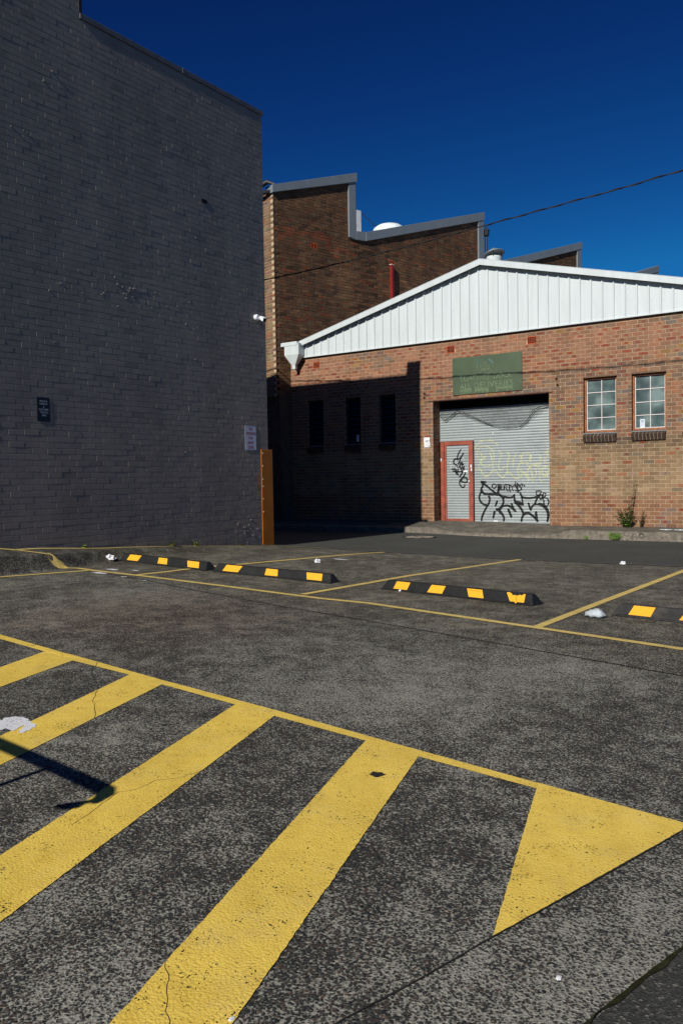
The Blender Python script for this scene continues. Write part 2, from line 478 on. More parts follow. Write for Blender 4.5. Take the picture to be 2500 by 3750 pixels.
m, nt, b = newmat('frosted_window_glass', .28, 0, .5)
pos = coords(nt)
n = nz(nt, pos, 2.4, 4, .5)
cc = ramp(nt, n, [(.34, (.035, .058, .060)), (.52, (.085, .125, .122)), (.66, (.17, .235, .225))])
nt.links.new(cc, b.inputs['Base Color'])
bump(nt, b, nz(nt, pos, 90, 2), .1, .002)
CM['glass'] = m

m, nt, b = newmat('torn_bird_net', .9, 0, .1)
pos = coords(nt)
sp = nt.nodes.new('ShaderNodeSeparateXYZ'); nt.links.new(pos, sp.inputs[0])
wx = mth(nt, 'SINE', mth(nt, 'MULTIPLY', mth(nt, 'ADD', sp.outputs[0], sp.outputs[2]), 330))
wz = mth(nt, 'SINE', mth(nt, 'MULTIPLY', mth(nt, 'SUBTRACT', sp.outputs[0], sp.outputs[2]), 330))
gr = mth(nt, 'GREATER_THAN', mth(nt, 'MAXIMUM', wx, wz), .90)
dens = ramp(nt, nz(nt, pos, 3.5, 4, .6), [(.35, 0.0), (.75, .22)])
al = mth(nt, 'MAXIMUM', mth(nt, 'MULTIPLY', gr, .75), dens)
b.inputs['Base Color'].default_value = (.025, .026, .028, 1)
nt.links.new(al, b.inputs['Alpha'])
CM['net'] = m

# ------------------------------------------------------------------ setting: ground
def grid(name, xs, ys, fz, mat, mask=None):
    mb = MB()
    nx = len(xs)
    vv = [(x, y, fz(x, y)) for y in ys for x in xs]
    fs = []
    for j in range(len(ys) - 1):
        for i in range(nx - 1):
            if mask and not mask((xs[i] + xs[i + 1]) / 2, (ys[j] + ys[j + 1]) / 2): continue
            fs.append((j * nx + i, j * nx + i + 1, (j + 1) * nx + i + 1, (j + 1) * nx + i))
    mb.shared(vv, fs)
    o = mb.build(name, mat, smooth=True)
    return tag(o, kind='structure')

def fr(a, b, n): return [a + (b - a) * i / n for i in range(n + 1)]
YE = 11.77   # lot / road edge
def edge_y(x):
    if x < -9.2: return 12.0
    if x < -5: return YE + .03 - .04 * (x + 5) / 4.2 * 4
    return YE
xs = fr(-40, -14.4, 10)[:-1] + fr(-14.4, -10.3, 10)[:-1] + fr(-10.3, -9.2, 90)[:-1] + fr(-9.2, -8.6, 12)[:-1] + fr(-8.6, 1, 60)[:-1] + fr(1, 30, 20)
ys = fr(-30, 2, 32)[:-1] + fr(2, 5, 12)[:-1] + fr(5, 9, 110)[:-1] + fr(9, 11.95, 30)
o = grid('car_park_ground', xs, ys, zg, CM['lot'])
xs = fr(-60, -12, 24)[:-1] + fr(-12, -2, 80)[:-1] + fr(-2, 50, 26)
ys = fr(11.72, 18.45, 80)
def road_y0(x): return 11.72
grid('road', xs, ys, lambda x, y: zg(x, y) + (.004 if y < 12.4 else .0) , CM['asphalt'])
mb = MB(); mb.face([(-1500, -1500, -.35), (1500, -1500, -.35), (1500, 1500, -.35), (-1500, 1500, -.35)])
tag(mb.build('ground', CM['asphalt']), kind='structure')

# driveway asphalt in the near right corner, and its mossy gutter line
def ax(y): return -.616 + .25 * (y - 1.83)
mb = MB()
ysn = fr(-8, 11.7, 200)
pa = [(ax(y) + .006 * noise.noise(Vector((y * 9, 0, 0))), y, .004) for y in ysn]
mb.shared(pa + [(12, y, .004) for y in ysn], [(i, i + len(pa), i + 1 + len(pa), i + 1) for i in range(len(pa) - 1)])
tag(mb.build('driveway', CM['asphalt_near']), kind='structure')
mb = MB()
ym = fr(0.9, 3.6, 150)
a1 = [(ax(y) - .005 - .009 * noise.noise(Vector((y * 14, 3, 0))), y, .008) for y in ym]
a2 = [(ax(y) + .009 + .016 * noise.noise(Vector((y * 11, 8, 0))), y, .009) for y in ym]
mb.shared(a1 + a2, [(i, i + len(a1), i + 1 + len(a1), i + 1) for i in range(len(a1) - 1)])
tag(mb.build('moss', CM['moss']), kind='stuff', label='dark green moss along the edge of the near asphalt', cat='moss')

# footpath: kerb + slab, lower at the driveway crossing
def kerbtop(x):
    d = sst((x + 9.9) / 1.0) * (1 - sst((x + 6.9) / .7))
    return .068 * (1 - d) + (-.045) * d + .002 * math.sin(x * 7)
def wallz(x): return .125 + .05 * min(1, max(0, (-x - 7) / 3.5))
mb = MB()
xf = fr(-30, -12, 36)[:-1] + fr(-12, -2.5, 330)[:-1] + fr(-2.5, 14, 30)
cs = []
for x in xf:
    kt = kerbtop(x)
    n1 = .012 * noise.noise(Vector((x * 5, 0, 0))) + .008 * noise.noise(Vector((x * 17, 4, 0)))
    n2 = .010 * noise.noise(Vector((x * 6, 9, 0)))
    base = zg(x, 17.5) - .03
    cs.append([(x, 17.50 + n1, base), (x, 17.50 + n1, base + .02), (x, 17.515 + n1, kt - .022 + n2), (x, 17.55 + n1, kt + n2), (x, 17.66, kt + .008 + n2 * .5), (x, 18.0, kt + (wallz(x) - kt) * .45 + .004 * noise.noise(Vector((x * 3, 2, 0)))), (x, 18.46, wallz(x)), (x, 19.2, wallz(x) + .01)])
nv = len(cs[0])
vv = [p for c in cs for p in c]
fk, fp = [], []
for i in range(len(cs) - 1):
    for j in range(nv - 1):
        q = (i * nv + j, (i + 1) * nv + j, (i + 1) * nv + j + 1, i * nv + j + 1)
        (fk if j < 4 else fp).append(q)
mb.shared(vv, fk, 1); n0 = len(mb.v)
for q in fp:
    mb.f.append(q); mb.m.append(0); mb.uv += [(0, 0)] * 4; mb.c += [(1, 1, 1, 1)] * 4; mb.k += [(0, 0, 0, 0)] * 4
tag(mb.build('footpath', [CM['footpath'], CM['kerb']]), kind='structure')
# kerb drain hole
mb = MB()
mb.lathe([(.052, 0), (.052, .012), (.044, .012), (.044, -.05), (.0, -.05)], (0, 0, 0), 20, 0, Matrix.Translation((-4.77, 17.512, -.005)) @ Matrix.Rotation(R(90), 4, 'X'))
tag(mb.build('drain_outlet', CM['black']), 'round black drain outlet in the kerb face beside the grass tuft', 'drain')

# ------------------------------------------------------------------ painted markings
def drape(pts, off=.004):
    return [(x, y, zg(x, y) + off) for x, y in pts]
def rag(a, b, amp=.0035, step=.012, seed=0):
    a = Vector(a); b = Vector(b); L = (b - a).length; n = max(2, int(L / step))
    t = (b - a).normalized(); nn = Vector((-t.y, t.x)); out = []
    for i in range(n):
        p = a + (b - a) * i / n
        k = (noise.noise(Vector((p.x * 60, p.y * 60, seed))) + .6 * noise.noise(Vector((p.x * 17, p.y * 17, seed + 5)))) * amp * (0 if i == 0 else 1)
        out.append(tuple(p + nn * k))
    return out
def poly_rag(corners, amp=.0035, step=.012, seed=0):
    out = []
    for i in range(len(corners)): out += rag(corners[i], corners[(i + 1) % len(corners)], amp, step, seed)
    return out
def tess(name, loops, mat, off=.004, parent=None):
    """triangulate ragged polygon(s)"""
    from mathutils.geometry import tessellate_polygon
    mb = MB()
    for lp in loops:
        v3 = [Vector((x, y, 0)) for x, y in lp]
        tr = tessellate_polygon([v3])
        mb.shared(drape(lp, off), [tuple(t) if (v3[t[1]] - v3[t[0]]).cross(v3[t[2]] - v3[t[0]]).z > 0 else tuple(reversed(t)) for t in tr])
    return mb.build(name, mat, parent)
def strip(name, cl, w, mat, off=.0045, amp=.002, step=.03, seed=0):
    """line marking following a polyline, draped over the ground"""
    pts = []
    for i in range(len(cl) - 1):
        a = Vector(cl[i]); b = Vector(cl[i + 1]); n = max(1, int((b - a).length / step))
        for k in range(n): pts.append(a + (b - a) * k / n)
    pts.append(Vector(cl[-1]))
    L, Rr = [], []
    for i, p in enumerate(pts):
        t = (pts[min(len(pts) - 1, i + 1)] - pts[max(0, i - 1)]).normalized(); nn = Vector((-t.y, t.x))
        ja = amp * noise.noise(Vector((p.x * 30, p.y * 30, seed))); jb = amp * noise.noise(Vector((p.x * 30, p.y * 30, seed + 9)))
        q = p + nn * (w / 2 + ja); L.append((q.x, q.y, zg(q.x, q.y) + off))
        q = p - nn * (w / 2 + jb); Rr.append((q.x, q.y, zg(q.x, q.y) + off))
    mb = MB(); n = len(pts)
    mb.shared(L + Rr, [(i, i + n, i + n + 1, i + 1) for i in range(n - 1)])
    return tag(mb.build(name, mat), kind='structure')

# chevron island: one painted figure (outline band, four bars, solid point)
OUT = [(-7.9, 4.19), (-6.222, 3.935), (-5.083, 3.801), (-3.957, 3.609), (-2.886, 3.451), (-1.9, 3.283), (-1.282, 3.182), (-.700, 3.085)]
inner = [(-7.9, 4.10), (-6.063, 3.834), (-5.372, 3.761), (-4.933, 3.678), (-4.24, 3.597), (-3.857, 3.526), (-3.153, 3.42), (-2.819, 3.36), (-2.18, 3.27), (-1.854, 3.206), (-1.264, 3.122)]
loops = []
def seglist(pl, amp=.003, seed=1):
    o = []
    for a, b in zip(pl, pl[1:]): o += rag(a, b, amp, .012, seed)
    o.append(pl[-1]); return o
band = seglist(OUT[:-1], .003, 1) + seglist(list(reversed(inner)), .003, 2)
loops.append(band)
def barpoly(tl, tr, yend, dl, dr, seed=3):
    """tl, tr: corners under the band; dl, dr: x run per unit of -y along each side"""
    el = (tl[0] + dl * (tl[1] - yend), yend); er = (tr[0] + dr * (tr[1] - yend), yend)
    return poly_rag([tl, el, er, tr], .0035, .012, seed)
loops.append(barpoly((-6.55, 3.925), (-6.14, 3.86), -.2, .345, .345, 4))
loops.append(barpoly((-5.372, 3.765), (-4.933, 3.682), -.3, .379, .345, 5))
loops.append(barpoly((-4.240, 3.601), (-3.857, 3.530), -.5, .387, .345, 6))
loops.append(barpoly((-3.153, 3.424), (-2.819, 3.364), -.5, .332, .328, 7))
loops.append(barpoly((-2.180, 3.274), (-1.854, 3.210), -.5, .315, .304, 8))
loops.append(poly_rag([(-1.264, 3.126), (-.950, 2.031), (-.686, 3.020), (-.690, 3.085), (-1.282, 3.182)], .003, .012, 9))
tag(tess('chevron_marking', loops[:1], CM['paint'], .0022), kind='structure')
for i, lp in enumerate(loops[1:]):
    tag(tess('chevron_marking', [lp], CM['paint'], .0026 + .0002 * i), kind='structure')

PL = CM['paint_line']
strip('bay_marking', [(2.5, 5.25), (-1.4, 6.196), (-2.628, 6.494), (-4.583, 6.962), (-6.768, 7.092), (-8.003, 7.150), (-9.091, 7.155), (-9.30, 7.185), (-9.47, 7.19), (-9.57, 7.15), (-9.622, 7.08), (-9.635, 7.0), (-9.664, 6.945), (-9.705, 6.905), (-9.73, 6.89)], .080, PL, .005, .003, .015, 1)
strip('bay_marking', [(-9.70, 6.925), (-9.755, 6.875), (-9.80, 6.835), (-9.85, 6.78), (-9.99, 6.64), (-10.107, 6.434), (-10.14, 6.0)], .05, PL, .0052, .002, .02, 1)
strip('bay_marking', [(-2.62, 6.53), (-2.60, 8.0), (-2.535, 11.36), (-2.53, 11.6)], .085, PL, .0054, .003, .03, 2)
strip('bay_marking', [(-5.53, 7.11), (-5.39, 9.216), (-4.985, 11.75)], .085, PL, .0054, .003, .03, 3)
strip('bay_marking', [(-8.263, 7.18), (-8.20, 7.6), (-8.198, 7.917), (-8.05, 8.6), (-7.571, 10.648), (-7.368, 11.70)], .085, PL, .0058, .003, .03, 4)
strip('bay_marking', [(-9.14, 7.10), (-9.289, 6.647), (-9.490, 6.028), (-9.8, 4.9)], .08, PL, .006, .003, .03, 5)
strip('wall_line', [(-10.0, 6.55), (-10.025, 6.72), (-10.07, 7.363), (-10.125, 8.5), (-10.12, 9.6), (-10.02, 10.5), (-9.80, 11.3), (-9.72, 11.75), (-9.3, 11.93), (-8.6, 11.86)], .045, PL, .0062, .003, .02, 6)

# pale seam where the street asphalt meets the slab
strip('seam', [(-10.1, 12.05), (-9.2, 11.93), (-8.3, 11.82), (-7.384, 11.72), (-4.985, 11.80), (-2.658, 11.767), (4, 11.7)], .022, simple('pale_seam', (.16, .15, .125), .9, 0, .5, 9), .0095, .012, .04, 7)
# long joint across the slab and the short one by the driveway
strip('slab_joint', [(1.5, 4.68), (-1.212, 5.363), (-2.099, 5.596), (-3.273, 5.899), (-4.872, 6.294), (-6.559, 6.62), (-8.0, 6.95), (-8.741, 7.06)], .017, CM['joint'], .0045, .006, .03, 8)
strip('slab_joint', [(-1.62, -.5), (-1.091, 1.519), (-1.022, 1.749), (-.953, 2.02), (-.866, 2.335), (-.742, 2.79), (-.684, 3.02), (-.59, 3.36), (-.1, 5.1)], .0052, CM['joint'], .0042, .0035, .012, 9)
def crack(pts, w, seed, off=.0042):
    out = []
    for a, b in zip(pts, pts[1:]):
        a = Vector(a); b = Vector(b); n = max(2, int((b - a).length / .02))
        for k in range(n):
            p = a + (b - a) * k / n
            out.append((p.x + .014 * noise.noise(Vector((p.x * 16, p.y * 16, seed))), p.y + .014 * noise.noise(Vector((p.x * 16, p.y * 16, seed + 3)))))
    out.append(tuple(pts[-1]))
    strip('crack', out, w * .6, CM['joint'], off, w * .2, .5, seed)
crack([(-5.295, 4.491), (-5.025, 4.154), (-4.762, 3.779), (-4.563, 3.547), (-4.317, 3.379), (-4.094, 3.226), (-3.93, 3.064), (-3.592, 2.811)], .004, 1)
crack([(-2.543, 1.871), (-2.591, 2.006), (-2.651, 2.177), (-2.617, 2.255), (-2.622, 2.353), (-2.558, 2.454), (-2.55, 2.6), (-2.3, 3.1)], .003, 2)
crack([(-1.79, 1.58), (-1.715, 1.509), (-1.608, 1.457), (-1.561, 1.42), (-1.514, 1.366), (-1.467, 1.336), (-1.3, 1.15)], .003, 3)
crack([(-3.006, 4.248), (-3.036, 4.438), (-3.115, 4.77), (-3.219, 5.227), (-3.5, 5.6)], .003, 4)

# white paint spill on the chevrons
sp_pts = [(-4.25, 2.50), (-4.105, 2.511), (-3.999, 2.526), (-4.028, 2.559), (-4.009, 2.58), (-4.004, 2.609), (-3.957, 2.62), (-3.885, 2.614), (-3.823, 2.585), (-3.766, 2.572), (-3.737, 2.549), (-3.743, 2.53), (-3.704, 2.499), (-3.725, 2.486), (-3.7, 2.456), (-3.721, 2.443), (-3.752, 2.462), (-3.795, 2.529), (-3.821, 2.538), (-3.78, 2.46), (-3.751, 2.432), (-3.798, 2.441), (-3.834, 2.442), (-3.851, 2.463), (-3.841, 2.43), (-3.851, 2.392), (-3.908, 2.388), (-4.1, 2.36)]
lp = []
for i in range(len(sp_pts)): lp += rag(sp_pts[i], sp_pts[(i + 1) % len(sp_pts)], .012, .008, 11)
tag(tess('paint_spill', [lp], CM['white_paint'], .0046), 'white paint splash spilled across the left chevron bar', 'paint spill')
# little white smears near the ramp and a black blot on a bar
def blot(name, x, y, r, mat, off, seed, asp=1.0, kind=None):
    pts = []
    for k in range(30):
        a = 2 * math.pi * k / 30
        q = r * (1 + .55 * noise.noise(Vector((math.cos(a) * 1.6, math.sin(a) * 1.6, seed))))
        pts.append((x + q * math.cos(a) * asp, y + q * math.sin(a)))
    return tess(name, [pts], mat, off)
tag(blot('tar_spot', -1.884, 2.912, .026, CM['joint'], .0044, 3, 1.3), 'small black tar blot on the second yellow bar from the solid point', 'tar spot')
for i, (x, y, r, a, l) in enumerate([(-8.95, 7.36, .05, 2.2, 'broadest dried white smear just behind the yellow line by the crumpled paper'), (-8.80, 7.02, .045, 3.0, 'long thin white smear in front of the yellow line by the ramp'), (-8.62, 7.46, .032, 1.6, 'small white smear between the farthest wheel stop and the yellow line'), (-8.25, 6.95, .025, 1.8, 'small white dot on the lane before the short bay line'), (-7.75, 6.85, .018, 1.4, 'tiny white speck on the lane, nearest the middle wheel stops'), (-7.2, 10.2, .04, 3.0, 'thin white smear on the ground behind the wheel stops')]):
    tag(blot('paint_smear', x, y, r, CM['white_paint'], .0075, 20 + i, a), l, 'paint smear')

# ------------------------------------------------------------------ brick work
def pick(rng, pal):
    t = rng.random() * sum(w for w, _ in pal)
    for w, c in pal:
        t -= w
        if t <= 0: return c
    return pal[-1][1]
def brickwork(org, u, nrm, ulo, uhi, zlo, zhi, allowed, L, C, colf, mortar_recess=.007, jit=.0012, tilt=0.0, joint=.009, fleckf=None, depthf=None, seed=1, phase=0.0, rot=.003, bev=(.0022, .003)):
    """lays every brick of a wall; returns two collectors: bricks, mortar.
    allowed(z0,z1) -> list of u intervals where wall exists in that course"""
    rng = random.Random(seed)
    u = Vector(u).normalized(); nrm = Vector(nrm).normalized(); org = Vector(org); Z = Vector((0, 0, 1))
    A, Bm = MB(), MB()
    flip = u.cross(Z).dot(nrm) < 0
    def P(a, z, d): return org + u * a + Z * z + nrm * d
    n = int(round((zhi - zlo) / C))
    for r in range(n):
        z0 = zlo + r * C; z1 = z0 + C
        for (a, b) in allowed(z0 + .3 * C, z1 - .3 * C):
            q = [P(a, z0, -mortar_recess), P(b, z0, -mortar_recess), P(b, z1, -mortar_recess), P(a, z1, -mortar_recess)]
            Bm.face(q[::-1] if flip else q)
            ph = ((r % 2) * .5 + phase) * L
            k = math.floor((a - ph) / L)
            while True:
                s = ph + k * L; e = s + L
                if s >= b: break
                s2 = max(s, a - 1e-6); e2 = min(e, b)
                k += 1
                if e2 - s2 < .03: continue
                j = joint / 2
                x0 = s2 + (j if s2 > a + 1e-4 else 0); x1 = e2 - (j if e2 < b - 1e-4 else 0)
                y0 = z0 + j + rng.uniform(-.0012, .0012); y1 = z1 - j + rng.uniform(-.0012, .0012)
                dr = rng.uniform(-rot, rot) * .5
                d = rng.gauss(0, jit)
                if depthf:
                    dd = depthf(x0, x1, r)
                    if dd: d += dd
                t1 = rng.gauss(0, tilt); t2 = rng.gauss(0, tilt)
                f = bev[0]
                c = colf((x0 + x1) / 2, (z0 + z1) / 2, rng)
                c = (c[0], c[1], c[2], 1)
                fk = fleckf((x0 + x1) / 2, (z0 + z1) / 2, rng) if fleckf else (0, 0, 0, 0)
                m = -mortar_recess - .004
                o = [P(x0, y0, m), P(x1, y0 + dr, m), P(x1, y1 + dr, m), P(x0, y1, m)]
                i = [P(x0 + f, y0 + f, d - t1 - t2), P(x1 - f, y0 + f + dr, d + t1 - t2), P(x1 - f, y1 - f + dr, d + t1 + t2), P(x0 + f, y1 - f, d - t1 + t2)]
                mid_ = [P(x0, y0, d - bev[1]), P(x1, y0 + dr, d - bev[1]), P(x1, y1 + dr, d - bev[1]), P(x0, y1, d - bev[1])]
                w = 1.0 if (e2 - s2) > .9 * L else (e2 - s2) / L
                uvf = [(0, 0), (w, 0), (w, 1), (0, 1)]
                def add(q, uv=None):
                    if flip: q = q[::-1]; uv = uv[::-1] if uv else None
                    A.face(q, 0, uv, c, fk)
                add(i, uvf)
                for a_, b_ in ((0, 1), (1, 2), (2, 3), (3, 0)):
                    add([mid_[a_], mid_[b_], i[b_], i[a_]], [(-5, -5)] * 4)
                    add([o[a_], o[b_], mid_[b_], mid_[a_]], [(-5, -5)] * 4)
    return A, Bm

def cut(intervals, holes):
    out = list(intervals)
    for (h0, h1) in holes:
        nxt = []
        for (a, b) in out:
            if h1 <= a or h0 >= b: nxt.append((a, b)); continue
            if h0 > a: nxt.append((a, h0))
            if h1 < b: nxt.append((h1, b))
        out = nxt
    return out

# ================================================================== grey building (left)
XG = -10.19
grey = empty('grey_brick_building', (XG, 12.1, 0), 'tall windowless building of painted dark grey brick along the left side', 'building')
def gallow(z0, z1):
    if z0 < 8.06: return [(-3.0, 12.12)]
    return [(-3.0, 8.04)] if z0 < 9.7 else []
def gcol(a, z, rng):
    k = rng.gauss(1, .035)
    if rng.random() < .02: k *= .8
    return (k, k, k * rng.gauss(1, .008))
A, Bm = brickwork((XG, 0, 0), (0, 1, 0), (1, 0, 0), -3.0, 12.12, -.21, 9.7, gallow, .2425, .086, gcol, .0042, .0006, .00014, .0120, seed=5, rot=.007, bev=(.0014, .0012))
A.build('wall', CM['grey'], grey, attrs=True)
rg = random.Random(3)
for k in range(90):
    if k < 40: y = rg.gauss(8.9, .7); z = rg.gauss(4.2, .12) - .05 * (y - 9)
    elif k < 60: y = rg.gauss(11.5, .12); z = rg.gauss(.35, .12)
    else: y = rg.uniform(4, 12); z = rg.uniform(.6, 7.8)
    r = rg.uniform(.006, .02)
    Bm.lathe([(r, 0), (r * .8, r * .35), (r * .2, r * .5)], (0, 0, 0), 7, 0, Matrix.Translation((XG - .002, y, z)) @ Matrix.Rotation(R(90), 4, 'Y') @ Matrix.Diagonal((1, rg.uniform(.6, 2.4), 1, 1)))
Bm.build('mortar', CM['grey'], grey, attrs=True)
mb = MB()  # building volume behind the brick skin
mb.box(-30, XG - .34, -3, 12.1, -.4, 7.88); mb.box(XG - .34, XG - .012, -3, 12.11, -.4, 8.07); mb.box(-30, XG - .012, -3, 8.035, 7.9, 9.7)
mb.build('core', CM['grey'], grey, attrs=True)
mb = MB()
mb.box(XG - .38, XG + .012, 8.05, 12.16, 8.075, 8.155)
mb.box(XG - .385, XG + .015, 10.1, 10.16, 8.072, 8.160)
mb.build('coping', simple('grey_coping_metal', (.13, .135, .14), .55, .1, .2, 5), grey, bevel=.004)
mb = MB(); mb.box(XG - .40, XG - .20, 4, 12.3, 7.86, 7.94)
mb.build('gutter', CM['dark_metal'], grey)
mb = MB(); mb.box(XG - .05, XG + .012, 8.035, 8.085, 8.16, 9.7); mb.build('corner_trim', CM['dark_metal'], grey)
# rough render patches, small brackets and nails left in the brick
for (y, z, s) in [(7.547, 7.116, .03), (6.868, 6.123, .022), (7.06, 6.13, .02), (7.11, 6.11, .02)]:
    mb = MB(); mb.box(XG - .01, XG + s * .45, y - s * .4, y + s * .4, z - s * .5, z + s * .5); mb.box(XG + s * .2, XG + s * .42, y - s * .9, y + s * .3, z - s * .2, z + s * .3)
    mb.build('bracket', CM['grey'], grey, attrs=True, bevel=.003)
# hole beside a broken brick
mb = MB(); mb.box(XG - .02, XG + .008, 10.49, 10.62, 6.05, 6.115); mb.build('brick_hole', CM['black'], grey)

# steel corner guard
guard = empty('corner_guard', (XG, 12.1, 0), 'tall orange painted steel guard bolted on the grey building corner', 'corner guard')
mb = MB()
mb.box(XG + .004, XG + .016, 11.905, 12.225, .015, 1.845)
mb.box(XG - .30, XG + .004, 12.213, 12.225, .015, 1.845)
mb.build('angle_plate', CM['guard'], guard, bevel=.003)
for z in (1.772, 1.527, 1.273, 1.135, .90, .655, .405, .160):
    if z in (1.273, .405 - 1): continue
for z in (1.772, 1.535, 1.285, 1.152, .918, .672 - .0, ):
    mb = MB(); mb.lathe([(.010, 0), (.010, .004), (.006, .010), (.001, .012)], (0, 0, 0), 10, 0, Matrix.Translation((XG + .016, 11.938 + .0, z * 1.0)) @ Matrix.Rotation(R(90), 4, 'Y'))
    mb.build('bolt', CM['bolt'], guard)

# text helper: built-in font, converted to flat mesh letters
def text_mesh(name, lines, mat, place, size, parent=None, extrude=.0008, spacing=1.0, xs=1.0):
    """lines: (text, cx, cy, height, widthscale) in sign coordinates; place(x,y,d) -> world"""
    mbt = MB()
    for (t, cx, cy, h, ws) in lines:
        cu = bpy.data.curves.new('t', 'FONT'); cu.body = t; cu.size = 1.0; cu.align_x = 'CENTER'; cu.align_y = 'CENTER'
        cu.resolution_u = 3; cu.offset = size
        ob = bpy.data.objects.new('t', cu); col.objects.link(ob)
        dg = bpy.context.evaluated_depsgraph_get(); dg.update()
        me = bpy.data.meshes.new_from_object(ob.evaluated_get(dg))
        xsn = [v.co.x for v in me.vertices]; ysn_ = [v.co.y for v in me.vertices]
        x0, x1, y0, y1 = min(xsn), max(xsn), min(ysn_), max(ysn_)
        sx = ws / (x1 - x0) if ws else h / (y1 - y0); sy = h / (y1 - y0)
        vv = [place(cx + (v.co.x - (x0 + x1) / 2) * sx, cy + (v.co.y - (y0 + y1) / 2) * sy, extrude) for v in me.vertices]
        mbt.shared(vv, [tuple(p.vertices) for p in me.polygons])
        bpy.data.objects.remove(ob); bpy.data.curves.remove(cu); bpy.data.meshes.remove(me)
        mbt.build(name, mat, parent); mbt = MB()

def rounded(w, h, r, n=5):
    out = []
    for cx, cy, a0 in ((w / 2 - r, h / 2 - r, 0), (-w / 2 + r, h / 2 - r, 90), (-w / 2 + r, -h / 2 + r, 180), (w / 2 - r, -h / 2 + r, 270)):
        for k in range(n + 1):
            a = R(a0 + 90 * k / n); out.append((cx + r * math.cos(a), cy + r * math.sin(a)))
    return out
def wall_sign(name, cy, cz, w, h, r, face, d0, th, label, cat, lines, tmat, off):
    s = empty(name, (XG, cy, cz), label, cat)
    mb = MB(); pl = rounded(w, h, r)
    mb.prism([(XG + d0, cy + a, cz + b_) for a, b_ in pl], (1, 0, 0), 0, th)
    mb.build('panel', face, s)
    text_mesh('lettering', lines, tmat, lambda x, y, d: (XG + d0 + th + d, cy + x, cz + y), off, s)
    return s
wall_sign('parking_sign', 7.234, 2.312, .206, .343, .02, CM['sign_black'], .0025, .0025, 'small black parking sign with pale lettering on the grey brick wall', 'sign',
          [('PRIVATE', .0, .115, .026, .125), ('PARKING', .0, .078, .024, .125), ('&', .0, .038, .024, None), ('CUSTOMER', 0, .0, .027, .158), ('PARKING', .008, -.040, .024, .125), ('ONLY', .008, -.080, .026, .075)], CM['sign_white_text'], .012)
ns = wall_sign('parking_sign', 11.627, 2.05, .30, .45, .006, CM['sign_white'], .0025, .0025, 'pale no-parking sign with red capitals above the orange corner guard', 'sign',
          [('NO', 0, .168, .056, .083), ('PARKING', 0, .084, .058, .262), ('TOW', 0, -.002, .056, .135), ('AWAY', 0, -.086, .056, .17), ('ZONE', 0, -.170, .056, .155)], CM['sign_red'], .028)
for n_ in ns.children:
    if n_.name.startswith('panel'):
        mb = MB()
        for (a0, a1, b0, b1) in [(-.144, .144, .216, .220), (-.144, .144, -.220, -.216), (-.148, -.144, -.22, .22), (.144, .148, -.22, .22)]:
            mb.box(XG + .0051, XG + .0056, 11.627 + a0, 11.627 + a1, 2.05 + b0, 2.05 + b1)
        mb.build('border', simple('blue_grey_border', (.25, .30, .42), .5), n_)

# security camera
sc_ = empty('security_camera', (XG, 11.83, 4.29), 'small white security camera with dark lens high on the grey wall', 'camera')
mb = MB(); mb.lathe([(.052, -.01), (.056, .03), (.055, .055), (.045, .07)], (0, 0, 0), 24, 0, Matrix.Translation((XG, 11.835, 4.285)) @ Matrix.Rotation(R(90), 4, 'Y'))
mb.build('base', CM['white_plastic'], sc_, smooth=False)
mb = MB(); Mx = Matrix.Translation((XG + .115, 11.90, 4.262)) @ Matrix.Rotation(R(-18), 4, 'Z') @ Matrix.Rotation(R(24), 4, 'Y')
mb.box(-.055, .085, -.037, .037, -.034, .036, 0, Mx); mb.build('housing', CM['white_plastic'], sc_, bevel=.008)
mb = MB(); mb.box(.0855, .0875, -.033, .033, -.031, .031, 0, Mx); mb.box(-.045, .0845, -.033, .033, -.0375, -.0345, 0, Mx); mb.build('lens_cover', CM['sign_black'], sc_)
mb = MB(); mb.tube([(XG + .05, 11.85, 4.27), (XG + .08, 11.88, 4.265)], .018, 10); mb.lathe([(.008, 0), (.008, .02)], (XG + .04, 11.845, 4.215), 8); mb.build('arm', CM['white_plastic'], sc_)

# ================================================================== brick warehouse (right)
YB = 18.42
XL, XR = -14.6, -3.05
bw = empty('brick_warehouse', (-9, YB, 0), 'low brick warehouse with white sheet metal gable and roller door', 'building')
WIN = [(-14.02, -13.50), (-12.76, -12.275), (-11.685, -11.183), (-6.276, -5.538), (-5.216, -4.50), (-4.165, -3.45)]
WZ0, WZ1 = 2.19, 3.425
DX0, DX1, DZ1 = -10.097, -7.079, 3.172
VN = [(-13.807, -13.585), (-9.69, -9.47), (-7.592, -7.36)]
def ballow(z0, z1):
    iv = [(XL, XR)]
    h = []
    zc = (z0 + z1) / 2
    if WZ0 - .06 < zc < WZ1: h += WIN
    if zc < DZ1: h.append((DX0, DX1))
    if 4.325 < zc < 4.50: h += VN
    return cut(iv, h)
PU = [(3, (.215, .125, .078)), (3, (.185, .112, .078)), (2, (.155, .105, .088)), (2, (.255, .125, .075)), (1.4, (.30, .125, .065)), (2, (.235, .150, .095)), (.5, (.30, .17, .055)), (.5, (.13, .085, .075)), (.6, (.14, .13, .12))]
PT = [(3, (.245, .172, .100)), (3, (.215, .150, .085)), (1.6, (.285, .205, .125)), (1, (.19, .125, .075)), (.6, (.27, .115, .06)), (.6, (.175, .145, .105)), (.7, (.30, .21, .15))]
PLo = [(3, (.215, .115, .066)), (2, (.24, .135, .080)), (1.3, (.185, .095, .06)), (.8, (.235, .155, .095)), (.4, (.16, .12, .105))]
